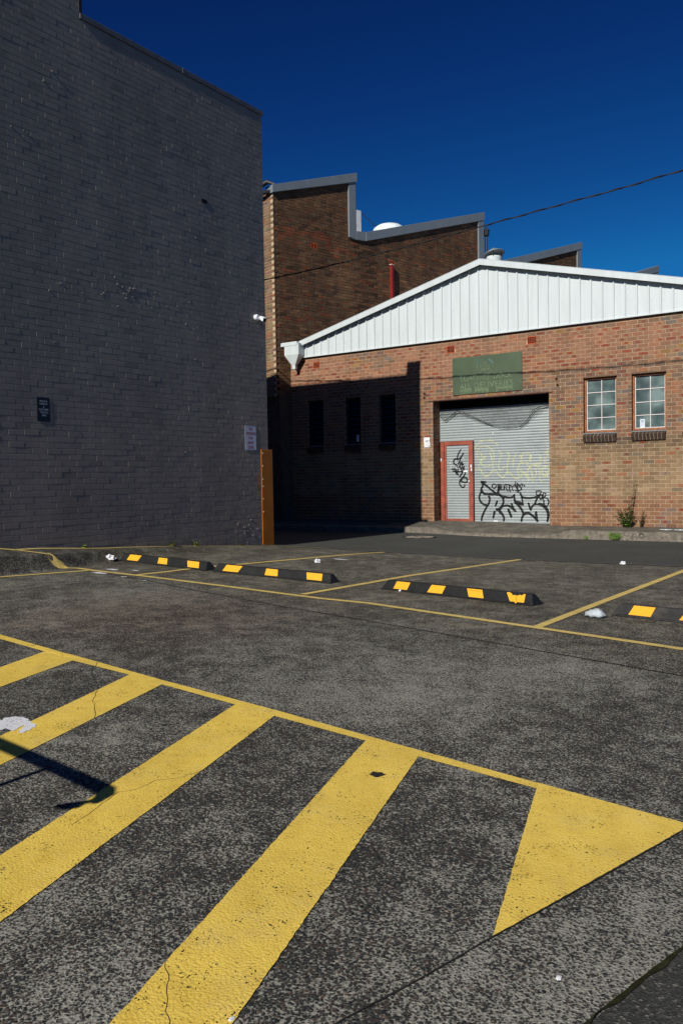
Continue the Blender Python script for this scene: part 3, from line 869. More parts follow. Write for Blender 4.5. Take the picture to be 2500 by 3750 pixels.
def bcol(a, z, rng):
    if z > 2.05 + .25 * noise.noise(Vector((a * .6, 0, 1))): c = pick(rng, PU)
    elif z > .84 + .10 * noise.noise(Vector((a * .8, 3, 1))): c = pick(rng, PT)
    else: c = pick(rng, PLo)
    if z > 3.6:   # orange band drifting across the top
        k = noise.noise(Vector((a * .35, z * 1.1, 4)))
        if k > .05: c = tuple(p * (1 - .6) + q * .6 for p, q in zip(c, (.33, .145, .085)))
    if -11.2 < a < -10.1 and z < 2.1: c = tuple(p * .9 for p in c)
    k = rng.gauss(1, .07)
    c = tuple(p * .72 + q * .28 for p, q in zip(c, (.212, .140, .092) if z > 2.05 else ((.24, .165, .098) if z > .84 else (.225, .118, .068))))
    c = (c[0] * 1.02, c[1] * .985, c[2] * .93)
    # stain under the two window sills
    for w0, w1 in WIN[3:]:
        if w0 - .15 < a < w1 + .15 and 1.62 < z < 2.05: k *= .55 + .45 * (2.05 - z) / .43
    return tuple(x * k for x in c)
def bfleck(a, z, rng):
    p = .32 if z > 2.1 else (.06 if z > .8 else .09)
    if z > 3.7: p = .42
    if rng.random() > p: return (0, 0, 0, 0)
    kind = rng.random()
    if kind < .55: return (rng.uniform(.5, .95), rng.uniform(.18, .36), rng.uniform(.42, .58), 0)
    if kind < .8: return (rng.uniform(.6, 1), rng.uniform(.5, .62), .5, 0)
    return (rng.uniform(.6, .95), rng.uniform(.06, .10), rng.choice([.28, .5, .7]), 0)
C = .0860
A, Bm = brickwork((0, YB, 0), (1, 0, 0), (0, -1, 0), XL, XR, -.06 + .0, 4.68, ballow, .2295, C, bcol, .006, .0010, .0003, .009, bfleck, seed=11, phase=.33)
A.build('wall', CM['brick'], bw, attrs=True)
Bm.build('mortar', CM['mortar'], bw)
# wall thickness around openings (reveals)
def reveal(mb, x0, x1, z0, z1, d, y=YB):
    pass
mb = MB()
for (x0, x1) in WIN:
    mb.box(x0 - .012, x0 - .002, YB + .008, YB + .28, WZ0 - .02, WZ1 + .006); mb.box(x1 + .002, x1 + .012, YB + .008, YB + .28, WZ0 - .02, WZ1 + .006)
    mb.box(x0 - .012, x1 + .012, YB + .008, YB + .28, WZ1 + .0062, WZ1 + .012)
# solid wall behind skin, pieced round openings
holes = sorted([(a, b_, WZ0 - .02, WZ1) for a, b_ in WIN] + [(DX0, DX1, -1, DZ1)])
x = XL
for (a, b_, z0, z1) in holes:
    mb.box(x, a - .0121, YB + .0075, YB + .27, -.4, 4.9)
    mb.box(a - .012, b_ + .012, YB + .0078, YB + .27, z1 + .013, 4.895)
    if z0 > 0: mb.box(a - .012, b_ + .012, YB + .0078, YB + .27, -.4, z0 - .001)
    x = b_ + .0121
mb.box(x, XR, YB + .0075, YB + .27, -.4, 4.9)
mb.build('inner_wall', simple('reveal_brick', (.16, .095, .06), .9, 0, .35, 18, dirt=(.05, .035, .025), dscale=7), bw)
# door reveal in real bricks (left side is seen)
def rallow(z0, z1): return [(0, .38)]
A, Bm = brickwork((DX0 - .004, YB + .003, 0), (0, 1, 0), (1, 0, 0), 0, .38, -.06, 3.21, rallow, .2295, C, bcol, .006, .001, .0003, .009, bfleck, seed=19, phase=.2)
A.build('door_reveal', CM['brick'], bw, attrs=True); Bm.build('door_reveal_mortar', CM['mortar'], bw)
# side walls, back and roof
EV = 4.93; RZ = 6.44; RX = -8.70
mb = MB()
mb.box(XL - .0, XL + .25, YB + .28, 30, -.4, EV - .05); mb.box(XR - .27, XR, YB + .28, 34, -.4, EV - .05); mb.box(-14.6, XR, 33.8, 34, -.4, EV)
mb.build('side_wall', CM['mortar'], bw)
sl = (RZ - EV) / (RX - XL + .0)
def rz(x): return RZ - .2490 * abs(x - RX)
mb = MB()
for (xa, xb) in ((-14.15, RX), (RX, -3.0)):
    za, zb_ = rz(xa) - .03, rz(xb) - .03
    y0, y1 = YB - .14, (24.5 if xa < -12 else 34)
    if xa < -12:
        # left slope stops against the tall saw tooth building
        mb.face([(xa, y0, za), (xb, y0, zb_), (xb, 34, zb_), (-12.2, 27, rz(-12.2) - .03), (xa, 19.6, za)])
        mb.face([(xa, y0, za - .03), (xa, 19.6, za - .03), (-12.2, 27, rz(-12.2) - .06), (xb, 34, zb_ - .03), (xb, y0, zb_ - .03)])
    else:
        mb.face([(xa, y0, za), (xb, y0, zb_), (xb, 34, zb_), (xa, 34, za)])
        mb.face([(xa, y0, za - .03), (xa, 34, za - .03), (xb, 34, zb_ - .03), (xb, y0, zb_ - .03)])
mb.build('roof', CM['roof'], bw)
# gable cladding: ribbed steel sheet
mb = MB()
ribs = []
x = -14.225
px_ = .2475
prof = []
x = -14.225
while x < -2.95:
    prof += [(x, 0), (x + px_ - .052, 0), (x + px_ - .040, .026), (x + px_ - .012, .026)]
    x += px_
prof = [p for p in prof if p[0] <= XR + .02]
top = lambda x: rz(x) - .02
vv = []; fs = []
for (px, d) in prof:
    vv += [(px, YB - .030 - d, 4.668), (px, YB - .030 - d, top(px))]
for i in range(len(prof) - 1):
    fs.append((2 * i, 2 * i + 2, 2 * i + 3, 2 * i + 1))
mb.shared(vv, fs)
# back sheet closes it
mb.face([(-14.2, YB - .004, 4.66), (XR, YB - .004, 4.66), (XR, YB - .004, top(XR)), (RX, YB - .004, top(RX)), (-14.2, YB - .004, top(-14.2))])
for r_, (px, d) in enumerate(prof[::4]):
    zt = top(px)
    for q, z in enumerate((4.74, zt - .30, (4.74 + zt - .3) / 2)):
        if z < 4.7 or z > zt - .1 or (q and zt < 5.15): continue
        mb.lathe([(.006, 0), (.005, .004)], (0, 0, 0), 6, 1, Matrix.Translation((px + .03, YB - .030, z)) @ Matrix.Rotation(R(90), 4, 'X'))
mb.build('gable_cladding', [CM['white_metal'], simple('screw_grey', (.22, .23, .24), .5)], bw)
mb = MB(); mb.box(-14.235, XR + .02, YB - .072, YB - .022, 4.640, 4.668); mb.box(-14.235, -14.21, YB - .072, YB, 4.64, 4.92)
mb.build('bottom_trim', CM['white_metal'], bw, bevel=.003)
for (xa, xb) in ((-14.16, RX), (RX, -2.98)):
    mb = MB(); fh = .138
    def q(x, dz, y): return (x, y, rz(x) + dz)
    y0, y1 = YB - .175, YB - .155
    mb.shared([q(xa, -fh, y0), q(xb, -fh, y0), q(xb, 0, y0), q(xa, 0, y0), q(xa, -fh, y1), q(xb, -fh, y1), q(xb, 0, y1), q(xa, 0, y1)],
              [(0, 1, 2, 3), (7, 6, 5, 4), (3, 2, 6, 7), (1, 0, 4, 5), (0, 3, 7, 4), (2, 1, 5, 6)])
    mb.shared([q(xa, .0, y0 - .004), q(xb, .0, y0 - .004), q(xb, .008, y0 - .004), q(xa, .008, y0 - .004), q(xa, .0, y1 + .12), q(xb, .0, y1 + .12), q(xb, .008, y1 + .12), q(xa, .008, y1 + .12)],
              [(0, 1, 2, 3), (7, 6, 5, 4), (3, 2, 6, 7), (1, 0, 4, 5), (0, 3, 7, 4), (2, 1, 5, 6)])
    mb.build('barge_board', CM['white_metal'], bw)
# soffit between barge board and cladding
mb = MB()
for (xa, xb) in ((-14.16, RX), (RX, -2.98)):
    mb.face([(xa, YB - .155, rz(xa) - .12), (xa, YB - .0, rz(xa) - .12), (xb, YB - .0, rz(xb) - .12), (xb, YB - .155, rz(xb) - .12)])
mb.build('soffit', simple('soffit_grey', (.17, .17, .16), .7), bw)
# gutter end, rainwater head and outlet
mb = MB()
mb.box(-14.82, -14.12, 18.10, 18.24, 4.965, 5.055, 0); mb.box(-14.80, -14.14, 18.115, 18.225, 5.05, 5.075, 0)
mb.build('gutter', CM['white_metal'], bw, bevel=.006)
mb = MB()
cx, cy = -14.32, 18.24
def ring(w, d, z): return [(cx - w, cy - d, z), (cx + w, cy - d, z), (cx + w, cy + d, z), (cx - w, cy + d, z)]
rings = [ring(.262, .14, 5.02), ring(.25, .13, 4.985), ring(.25, .13, 4.72), ring(.07, .05, 4.45), ring(.055, .04, 4.45)]
vv = [p for r_ in rings for p in r_]
fs = [(i * 4 + k, i * 4 + (k + 1) % 4, (i + 1) * 4 + (k + 1) % 4, (i + 1) * 4 + k) for i in range(len(rings) - 1) for k in range(4)]
fs.append((0, 1, 2, 3)[::-1]); mb.shared(vv, fs)
rh = mb.build('rainwater_head', CM['white_metal'], bw, bevel=.006)
mb = MB(); mb.box(cx - .055, cx + .055, cy - .045, cy + .05, 4.335, 4.45); mb.build('outlet', CM['white_metal'], rh, bevel=.004)
# terracotta air vents
def clay_vent(x0, x1, z0, z1, P, parent, nx=5, nz_=4):
    mb = MB(); t = .014
    def bx(a0, a1, b0, b1, d0, d1):
        vv = [P(a, b_, d) for d in (d0, d1) for b_ in (b0, b1) for a in (a0, a1)]
        mb.shared(vv, [(0, 2, 3, 1), (4, 5, 7, 6), (0, 1, 5, 4), (1, 3, 7, 5), (3, 2, 6, 7), (2, 0, 4, 6)])
    bx(x0, x1, z0, z0 + t, -.02, .003); bx(x0, x1, z1 - t, z1, -.02, .003); bx(x0, x0 + t, z0, z1, -.02, .0025); bx(x1 - t, x1, z0, z1, -.02, .0025)
    for i in range(1, nx):
        xx = x0 + t + (x1 - x0 - 2 * t) * i / nx; bx(xx - .0025, xx + .0025, z0 + t, z1 - t, -.02, .001)
    for i in range(1, nz_):
        zz = z0 + t + (z1 - z0 - 2 * t) * i / nz_; bx(x0 + t, x1 - t, zz - .0025, zz + .0025, -.02, .0005)
    o = mb.build('air_vent', CM['orange_clay'], parent)
    mb = MB()
    vv = [P(x0, z0, -.0055), P(x1, z0, -.0055), P(x1, z1, -.0055), P(x0, z1, -.0055)]
    mb.face(vv); mb.build('vent_cavity', CM['black'], o)
for (a, b_) in VN: clay_vent(a, b_, 4.327, 4.497, lambda x, z, d: (x, YB - d, z), bw)

# windows
def window(x0, x1, kind):
    z0, z1 = WZ0, WZ1
    yf = YB + .075
    mb = MB(); t = .042
    mb.box(x0 + .001, x0 + t, yf, yf + .1, z0 + .02, z1 - .001); mb.box(x1 - t, x1 - .001, yf, yf + .1, z0 + .02, z1 - .001)
    mb.box(x0 + t, x1 - t, yf + .001, yf + .1, z1 - t, z1 - .001); mb.box(x0 + t, x1 - t, yf + .001, yf + .1, z0 + .02, z0 + .02 + .045)
    w = mb.build('window', CM['timber'] if kind == 'lit' else CM['dark_metal'], bw, bevel=.004)
    mb = MB(); yb = yf + .035
    a0, a1, b0, b1 = x0 + t, x1 - t, z0 + .067, z1 - t
    if kind == 'lit':
        s = .017
        xm = a0 + (a1 - a0) * .51
        mb.box(xm - s / 2, xm + s / 2, yb - .006, yb + .02, b0, b1)
        mb.box(a0, a0 + s, yb - .005, yb + .02, b0, b1); mb.box(a1 - s, a1, yb - .005, yb + .02, b0, b1)
        for k in range(0, 5):
            zz = b0 + (b1 - b0) * k / 4
            zz = min(max(zz, b0 + s / 2), b1 - s / 2)
            if k == 4: continue
            mb.box(a0 + s, a1 - s, yb - .003 - .0005 * k, yb + .02, zz - s / 2, zz + s / 2)
        mb.build('glazing_bars', CM['bars'], w, bevel=.002)
        mb = MB(); mb.face([(a0, yb + .012, b0), (a1, yb + .012, b0), (a1, yb + .012, b1), (a0, yb + .012, b1)])
        mb.build('glass', CM['glass'], w)
    else:
        n = 8
        for k in range(n):
            zz = b0 + (b1 - b0) * (k + .5) / n; h = (b1 - b0) / n * .55
            mb.shared([(a0, yb - .02, zz - h), (a1, yb - .02, zz - h), (a1, yb + .045, zz + h), (a0, yb + .045, zz + h)], [(0, 1, 2, 3)])
            mb.shared([(a0, yb - .017, zz - h - .003), (a1, yb - .017, zz - h - .003), (a1, yb + .048, zz + h - .003), (a0, yb + .048, zz + h - .003)], [(3, 2, 1, 0)])
        mb.build('louvre_blades', CM['glass_dark'], w)
    mb = MB(); mb.face([(a0, yb + .14, b0), (a1, yb + .14, b0), (a1, yb + .14, b1), (a0, yb + .14, b1)]); mb.build('room_dark', CM['black'], w)
    mb = MB(); mb.box(x0 - .004, x1 + .004, YB - .008, yf + .02, z0 - .012, z0 + .012)
    mb.build('metal_sill', simple('lead_sill', (.20, .21, .22), .5, .2, .15, 12) if 'lead_sill' not in bpy.data.materials else bpy.data.materials['lead_sill'], w)
    # rowlock brick sill, sloping out
    mb = MB(); n = 9 if x1 - x0 > .65 else 6
    rg = random.Random(int(-x0 * 100))
    for k in range(n):
        a = x0 + .004 + (x1 - x0 - .008) * k / n + .0035; b_ = x0 + .004 + (x1 - x0 - .008) * (k + 1) / n - .0035
        M = Matrix.Translation((0, YB - .040, z0 - .105 + rg.uniform(-.003, .003))) @ Matrix.Rotation(R(24), 4, 'X')
        mb.box(a, b_, -.035, .09, -.088, .062, 0, M)
    mb.build('brick_sill', CM['brick_sill'], w, bevel=.004)
    mb = MB(); M = Matrix.Translation((0, YB - .036, z0 - .105)) @ Matrix.Rotation(R(24), 4, 'X')
    mb.box(x0 + .008, x1 - .008, -.033, .088, -.080, .059, 0, M); mb.build('sill_mortar', CM['mortar'], w)
    return w
for i, (a, b_) in enumerate(WIN): window(a, b_, 'lit' if i >= 3 else 'dark')

# roller door with its wicket door
YS = 18.80
def shut_d(z):   # slat profile, metres proud of the door plane
    t = (z % .066) / .066
    return .0085 * abs(math.sin(math.pi * t)) ** .6 - (.006 if t < .07 or t > .93 else 0)
zl = [.165 + .0055 * i for i in range(int((3.20 - .165) / .0055))]
WX0, WX1 = -10.062, -9.156   # wicket frame
def shutter(x0, x1, z0, z1, y, name, parent, mat=None, extra=None):
    mb = MB()
    if extra: extra(mb)
    zz = [z for z in zl if z0 <= z <= z1]
    if name == 'wicket_panel': zz = [z for z in zl if z0 <= z <= z1]
    vv = [(x, y - shut_d(z), z) for z in zz for x in (x0, x1)]
    mb.shared(vv, [(2 * i, 2 * i + 1, 2 * i + 3, 2 * i + 2) for i in range(len(zz) - 1)])
    return mb.build(name, mat or CM['galv'], parent)
rd = shutter(-9.155, DX1 + .02, .165, 2.985, YS, 'roller_door', bw)
shutter(DX0 - .02, -9.155, 2.20, 2.985, YS - .0006, 'curtain', rd)
mb = MB(); mb.box(DX0 - .02, -9.157, YS - .018, YS + .01, 2.178, 2.212); mb.build('bottom_rail', CM['galv'], rd)
mb = MB(); mb.box(-9.153, DX1 + .02, YS - .014, YS + .008, .135, .168); mb.build('bottom_rail', CM['galv'], rd)
mb = MB(); mb.box(DX0 - .1, DX1 + .1, YS + .06, YS + .08, .0, 3.3); mb.build('backing', CM['black'], rd)
mb = MB(); mb.box(-10.225, DX1 + .09, YB - .012, YB + .10, DZ1 - .002, DZ1 + .010); mb.box(-10.225, DX1 + .09, YB - .014, YB - .006, DZ1 + .009, DZ1 + .016); mb.build('lintel_angle', simple('rusty_lintel', (.09, .035, .025), .8, .1, .5, 30), rd)
mb = MB(); mb.box(DX0, DX1, YB + .101, YB + .5, DZ1 + .001, DZ1 + .02); mb.build('lintel_soffit', CM['dark_metal'], rd)
mb = MB(); mb.box(DX0 - .0, DX1 + .0, YB + .02, YB + .5, .06, .132); mb.build('threshold', CM['footpath'], rd)
yw = YS - .06
mb = MB()
mb.box(-10.066, -9.995, yw - .01, yw + .06, .145, 2.165); mb.box(-9.985, -9.955, yw - .03, yw + .05, .15, 2.15); mb.box(-9.95, -9.925, yw - .015, yw + .05, .15, 2.15)
mb.box(-9.995, -9.156, yw + .0, yw + .055, 2.142, 2.168)
wd = mb.build('wicket_door', CM['rust_red'], bw, bevel=.004)
mb = MB()
mb.box(-9.925, -9.894, yw - .028, yw + .02, .155, 2.14); mb.box(-9.275, -9.158, yw - .027, yw + .02, .155, 2.14)
mb.box(-9.894, -9.275, yw - .026, yw + .02, 2.070, 2.14); mb.box(-9.894, -9.275, yw - .026, yw + .02, .155, .226)
mb.build('door_leaf_frame', CM['rust_red'], wd, bevel=.004)
def specks(mb):
    rg = random.Random(8)
    for k in range(34):
        x = rg.uniform(-9.86, -9.31); z = rg.uniform(1.50, 1.95)
        if -9.75 < x < -9.45 and rg.random() < .6: continue
        r = rg.uniform(.004, .013)
        d = yw + .005 - .0125
        mb.face([(x - r, d, z - r * .9), (x + r * .6, d, z - r), (x + r, d, z + r * .7), (x - r * .5, d, z + r)], 1)
shutter(-9.894, -9.275, .222, 2.075, yw + .005, 'wicket_panel', wd, [CM['galv'], CM['paper']], specks)
mb = MB(); mb.lathe([(.028, 0), (.030, .015), (.022, .03), (.004, .034)], (0, 0, 0), 16, 0, Matrix.Translation((-9.262, yw - .027, 1.16)) @ Matrix.Rotation(R(90), 4, 'X')); mb.build('door_knob', CM['bolt'], wd)
for (a0, a1, b0, b1, c0, c1) in ((-9.225, -9.190, yw - .031, yw - .0275, 1.50, 1.575), (-9.214, -9.184, yw - .031, yw - .0275, 1.415, 1.478), (-10.060, -10.036, yw - .0125, yw - .0105, 1.68, 1.75), (-9.43, -9.315, yw - .0065, yw - .0045, 1.392, 1.432)):
    mb = MB(); mb.box(a0, a1, b0, b1, c0, c1); mb.build('paper_label', CM['paper'], wd)

# spray paint follows the ribs of the shutter
def catmull(pts, step=.006):
    P = [Vector((p[0], p[1])) for p in pts]
    P = [P[0] * 2 - P[1]] + P + [P[-1] * 2 - P[-2]]
    out = []
    for i in range(1, len(P) - 2):
        n = max(2, int((P[i + 1] - P[i]).length / step))
        for k in range(n):
            t = k / n
            out.append(.5 * ((2 * P[i]) + (-P[i - 1] + P[i + 1]) * t + (2 * P[i - 1] - 5 * P[i] + 4 * P[i + 1] - P[i + 2]) * t * t + (-P[i - 1] + 3 * P[i] - 3 * P[i + 1] + P[i + 2]) * t ** 3))
    out.append(P[-2]); return out
def spray(name, strokes, w, y, mat, parent, cell=.007, xlim=(-20, 20), off=.0012, thin=0.0):
    cells = set(); dz = .0055
    rg = random.Random(len(strokes))
    for st in strokes:
        ww = w * rg.uniform(.85, 1.2)
        pts = catmull(st)
        for i, p in enumerate(pts):
            r = ww * (1 + .25 * noise.noise(Vector((p.x * 7, p.y * 7, 1))))
            n = int(r / cell) + 1; nz_ = int(r / dz) + 1
            ci = round(p.x / cell); cj = round((p.y - .165) / dz)
            for a in range(-n, n + 1):
                for b_ in range(-nz_, nz_ + 1):
                    if (a * cell) ** 2 + (b_ * dz) ** 2 <= r * r:
                        if thin and noise.noise(Vector(((ci + a) * cell * 30, (cj + b_) * dz * 40, 2))) < thin - .5 + .0: continue
                        cells.add((ci + a, cj + b_))
    mb = MB()
    # merge runs along x
    rows = {}
    for (i, j) in cells: rows.setdefault(j, []).append(i)
    for j, li in rows.items():
        li.sort(); s0 = li[0]; pr = li[0]
        runs = []
        for i in li[1:] + [None]:
            if i is None or i != pr + 1:
                runs.append((s0, pr)); s0 = i
            pr = i
        z0 = .165 + j * dz; z1 = z0 + dz
        for a, b_ in runs:
            xa = max(xlim[0], (a - .5) * cell); xb = min(xlim[1], (b_ + .5) * cell)
            if xb <= xa: continue
            mb.face([(xa, y - shut_d(z0) - off, z0), (xb, y - shut_d(z0) - off, z0), (xb, y - shut_d(z1) - off, z1), (xa, y - shut_d(z1) - off, z1)])
    return mb.build(name, mat, parent)
G1 = [[(-8.82, 0.558), (-8.904, 0.577), (-8.988, 0.641), (-9.029, 0.732), (-9.022, 0.797), (-8.978, 0.9), (-8.97, 0.978), (-8.941, 1.016), (-8.934, 1.08), (-8.975, 1.139), (-8.919, 1.138), (-8.856, 1.131)], [(-8.977, 0.952), (-8.943, 0.887), (-8.873, 0.841), (-8.719, 0.834), (-8.581, 0.828), (-8.484, 0.814), (-8.416, 0.757), (-8.39, 0.681), (-8.397, 0.604), (-8.446, 0.528), (-8.502, 0.476), (-8.578, 0.46), (-8.502, 0.431), (-8.421, 0.336), (-8.38, 0.26), (-8.388, 0.171)], [(-8.926, 1.1), (-8.815, 1.028), (-8.704, 0.937), (-8.58, 0.853), (-8.539, 0.853), (-8.518, 0.923), (-8.51, 1.025)], [(-8.776, 0.783), (-8.748, 0.719), (-8.778, 0.603), (-8.863, 0.474), (-8.935, 0.331), (-8.967, 0.253), (-8.972, 0.175)], [(-8.555, 0.661), (-8.597, 0.552)], [(-8.627, 0.398), (-8.66, 0.257)], [(-8.389, 0.77), (-8.39, 0.681)], [(-8.389, 0.78), (-8.307, 0.757), (-8.199, 0.75), (-8.131, 0.782), (-8.104, 0.813)], [(-8.104, 0.807), (-8.105, 0.719), (-8.065, 0.63), (-7.998, 0.593), (-7.892, 0.58)], [(-8.078, 0.655), (-7.998, 0.643), (-7.905, 0.605)], [(-7.892, 0.58), (-7.904, 0.693), (-7.923, 0.781), (-7.956, 0.857)], [(-8.092, 0.63), (-7.999, 0.555), (-7.92, 0.455), (-7.881, 0.367)], [(-8.482, 0.387), (-8.481, 0.464), (-8.419, 0.528), (-8.336, 0.553), (-8.228, 0.541), (-8.147, 0.478), (-8.081, 0.416)], [(-8.18, 0.598), (-8.134, 0.504), (-8.074, 0.416)], [(-8.262, 0.459), (-8.19, 0.288)], [(-7.923, 0.781), (-7.877, 0.75), (-7.771, 0.737), (-7.64, 0.743), (-7.561, 0.762), (-7.509, 0.793)], [(-7.496, 0.793), (-7.549, 0.693), (-7.589, 0.594)], [(-7.746, 0.612), (-7.695, 0.456), (-7.668, 0.519), (-7.602, 0.581), (-7.485, 0.582), (-7.382, 0.539), (-7.305, 0.459), (-7.267, 0.348), (-7.281, 0.175)], [(-7.485, 0.6), (-7.356, 0.558), (-7.279, 0.447), (-7.255, 0.348), (-7.268, 0.25)], [(-7.929, 0.184), (-7.908, 0.279), (-7.854, 0.355), (-7.761, 0.381), (-7.67, 0.332), (-7.592, 0.27), (-7.527, 0.184)], [(-7.562, 0.395), (-7.552, 0.296), (-7.527, 0.19)], [(-7.554, 0.904), (-7.431, 0.898), (-7.457, 0.83), (-7.522, 0.805), (-7.554, 0.855), (-7.554, 0.904)], [(-7.457, 0.817), (-7.471, 0.743), (-7.432, 0.706), (-7.405, 0.792), (-7.457, 0.83)], [(-7.379, 0.86), (-7.386, 0.768), (-7.38, 0.693)], [(-7.379, 0.86), (-7.315, 0.841), (-7.328, 0.78), (-7.38, 0.755)], [(-7.367, 0.743), (-7.277, 0.724), (-7.246, 0.644), (-7.279, 0.558), (-7.356, 0.57), (-7.361, 0.681)], [(-8.682, 1.027), (-8.661, 1.078), (-8.592, 1.07), (-8.579, 1.013), (-8.634, 0.975), (-8.683, 1.014), (-8.682, 1.039)], [(-8.516, 1.063), (-8.524, 0.974), (-8.51, 1.012)], [(-8.551, 1.057), (-8.475, 1.069), (-8.469, 0.999), (-8.476, 0.935)], [(-8.427, 1.062), (-8.442, 0.973), (-8.415, 0.929), (-8.373, 0.973), (-8.379, 1.062)], [(-8.36, 0.922), (-8.345, 1.049), (-8.304, 1.067), (-8.305, 0.96), (-8.272, 0.909)], [(-8.291, 1.055), (-8.236, 1.054), (-8.231, 0.946), (-8.204, 0.902)], [(-8.223, 1.041), (-8.169, 1.022), (-8.163, 0.946), (-8.13, 0.921)], [(-8.135, 1.022), (-8.075, 1.046), (-7.954, 1.045)], [(-8.074, 1.122), (-8.075, 1.046), (-8.035, 0.958)], [(-8.034, 1.096), (-7.968, 1.02), (-7.922, 0.957), (-7.996, 0.907), (-8.076, 0.92)], [(-8.021, 1.046), (-8.016, 0.863)], [(-7.914, 1.082), (-7.901, 1.026)], [(-7.861, 1.057), (-7.842, 1.019)]]
G2 = [[(-9.165, 1.939), (-9.085, 2.039), (-8.943, 2.149), (-8.803, 2.163), (-8.678, 2.139), (-8.527, 2.037)], [(-9.034, 1.534), (-8.977, 1.636), (-8.947, 1.751), (-8.981, 1.855)], [(-9.061, 1.715), (-9.074, 1.832), (-9.029, 1.973), (-8.93, 2.014), (-8.79, 2.002), (-8.68, 1.922), (-8.619, 1.792), (-8.641, 1.665), (-8.67, 1.589), (-8.657, 1.468)], [(-9.061, 1.715), (-8.99, 1.688), (-8.906, 1.711), (-8.863, 1.761)], [(-9.005, 1.624), (-8.921, 1.544), (-8.81, 1.516), (-8.684, 1.564)], [(-8.736, 1.86), (-8.696, 1.756), (-8.683, 1.641)], [(-8.487, 1.877), (-8.433, 1.787), (-8.49, 1.636), (-8.505, 1.483), (-8.451, 1.419), (-8.382, 1.481), (-8.273, 1.504)], [(-8.283, 1.858), (-8.23, 1.755), (-8.258, 1.655), (-8.273, 1.504), (-8.274, 1.352), (-8.18, 1.325), (-8.127, 1.248)], [(-8.054, 1.8), (-8.123, 1.676), (-8.138, 1.501)], [(-7.948, 1.772), (-7.922, 1.646), (-7.977, 1.522), (-8.018, 1.397), (-7.992, 1.271)], [(-7.922, 1.646), (-7.881, 1.794), (-7.775, 1.804), (-7.684, 1.763), (-7.678, 1.689)], [(-7.923, 1.583), (-7.764, 1.579), (-7.778, 1.517)], [(-7.723, 1.727), (-7.698, 1.59)], [(-9.163, 1.459), (-9.064, 1.444), (-8.979, 1.442), (-8.938, 1.338), (-8.854, 1.273), (-8.756, 1.31), (-8.672, 1.398), (-8.575, 1.409), (-8.493, 1.292), (-8.384, 1.252), (-8.274, 1.377)], [(-8.127, 1.248), (-8.033, 1.203), (-7.939, 1.245), (-7.912, 1.32), (-7.845, 1.356), (-7.767, 1.23), (-7.748, 1.155)], [(-7.964, 1.434), (-7.885, 1.37), (-7.78, 1.243)], [(-7.725, 1.491), (-7.753, 1.342), (-7.728, 1.192), (-7.649, 1.179), (-7.63, 1.116)], [(-7.712, 1.491), (-7.661, 1.365), (-7.636, 1.191)], [(-7.712, 1.516), (-7.581, 1.513), (-7.465, 1.46), (-7.466, 1.287), (-7.441, 1.163), (-7.39, 1.113)], [(-7.569, 1.426), (-7.544, 1.338), (-7.584, 1.24)], [(-7.45, 1.756), (-7.438, 1.559), (-7.542, 1.549), (-7.686, 1.527)], [(-7.256, 1.873), (-7.269, 1.8), (-7.32, 1.826)], [(-7.244, 1.75), (-7.334, 1.654), (-7.322, 1.58), (-7.246, 1.554)], [(-7.298, 1.358), (-7.286, 1.309), (-7.376, 1.274), (-7.401, 1.36), (-7.375, 1.458), (-7.272, 1.468), (-7.234, 1.382), (-7.286, 1.26), (-7.376, 1.261)]]
G3 = [[(-9.49, 1.952), (-9.532, 1.902), (-9.569, 1.838), (-9.59, 1.765), (-9.596, 1.709)], [(-9.429, 1.852), (-9.492, 1.752), (-9.545, 1.633), (-9.598, 1.579), (-9.66, 1.585), (-9.701, 1.637), (-9.679, 1.711), (-9.617, 1.719)], [(-9.591, 1.709), (-9.534, 1.726), (-9.482, 1.789)], [(-9.598, 1.579), (-9.594, 1.514), (-9.536, 1.531), (-9.483, 1.65), (-9.433, 1.538), (-9.496, 1.474)], [(-9.525, 1.651), (-9.454, 1.538), (-9.434, 1.464)], [(-9.579, 1.467), (-9.579, 1.411), (-9.497, 1.4), (-9.414, 1.435)], [(-9.536, 1.549), (-9.476, 1.437), (-9.424, 1.436), (-9.418, 1.528)], [(-9.745, 1.47), (-9.662, 1.468), (-9.621, 1.412), (-9.575, 1.318)], [(-9.714, 1.418), (-9.662, 1.412), (-9.616, 1.342)], [(-9.414, 1.421), (-9.477, 1.353), (-9.534, 1.27)], [(-9.394, 1.421), (-9.379, 1.361), (-9.437, 1.269), (-9.509, 1.205), (-9.541, 1.131), (-9.522, 1.056), (-9.46, 1.009), (-9.404, 1.027), (-9.403, 1.078)], [(-9.51, 1.177), (-9.447, 1.241), (-9.365, 1.245), (-9.314, 1.193), (-9.346, 1.138), (-9.438, 1.139), (-9.5, 1.168)]]
spray('graffiti', G2, .0165, YS, CM['spray_yellow'], rd, xlim=(-9.15, -7.06), off=.0010, thin=.22)
spray('graffiti', G1[:21], .026, YS, CM['spray_black'], rd, xlim=(-9.15, -7.06), off=.0016)
spray('graffiti', G1[21:], .014, YS, CM['spray_black'], rd, xlim=(-9.15, -7.06), off=.0019)
spray('graffiti', G3, .017, yw + .005, CM['spray_black'], wd, xlim=(-9.89, -9.277), off=.0014)
mb = MB(); mb.box(-8.648, -8.535, YS - .0165, YS - .0145, .165, .195); mb.build('paper_label', CM['paper'], rd)
mb = MB(); mb.box(-8.655, -8.640, YS - .012, YS - .0100, 2.30, 2.36); mb.build('paper_label', CM['paper'], rd)

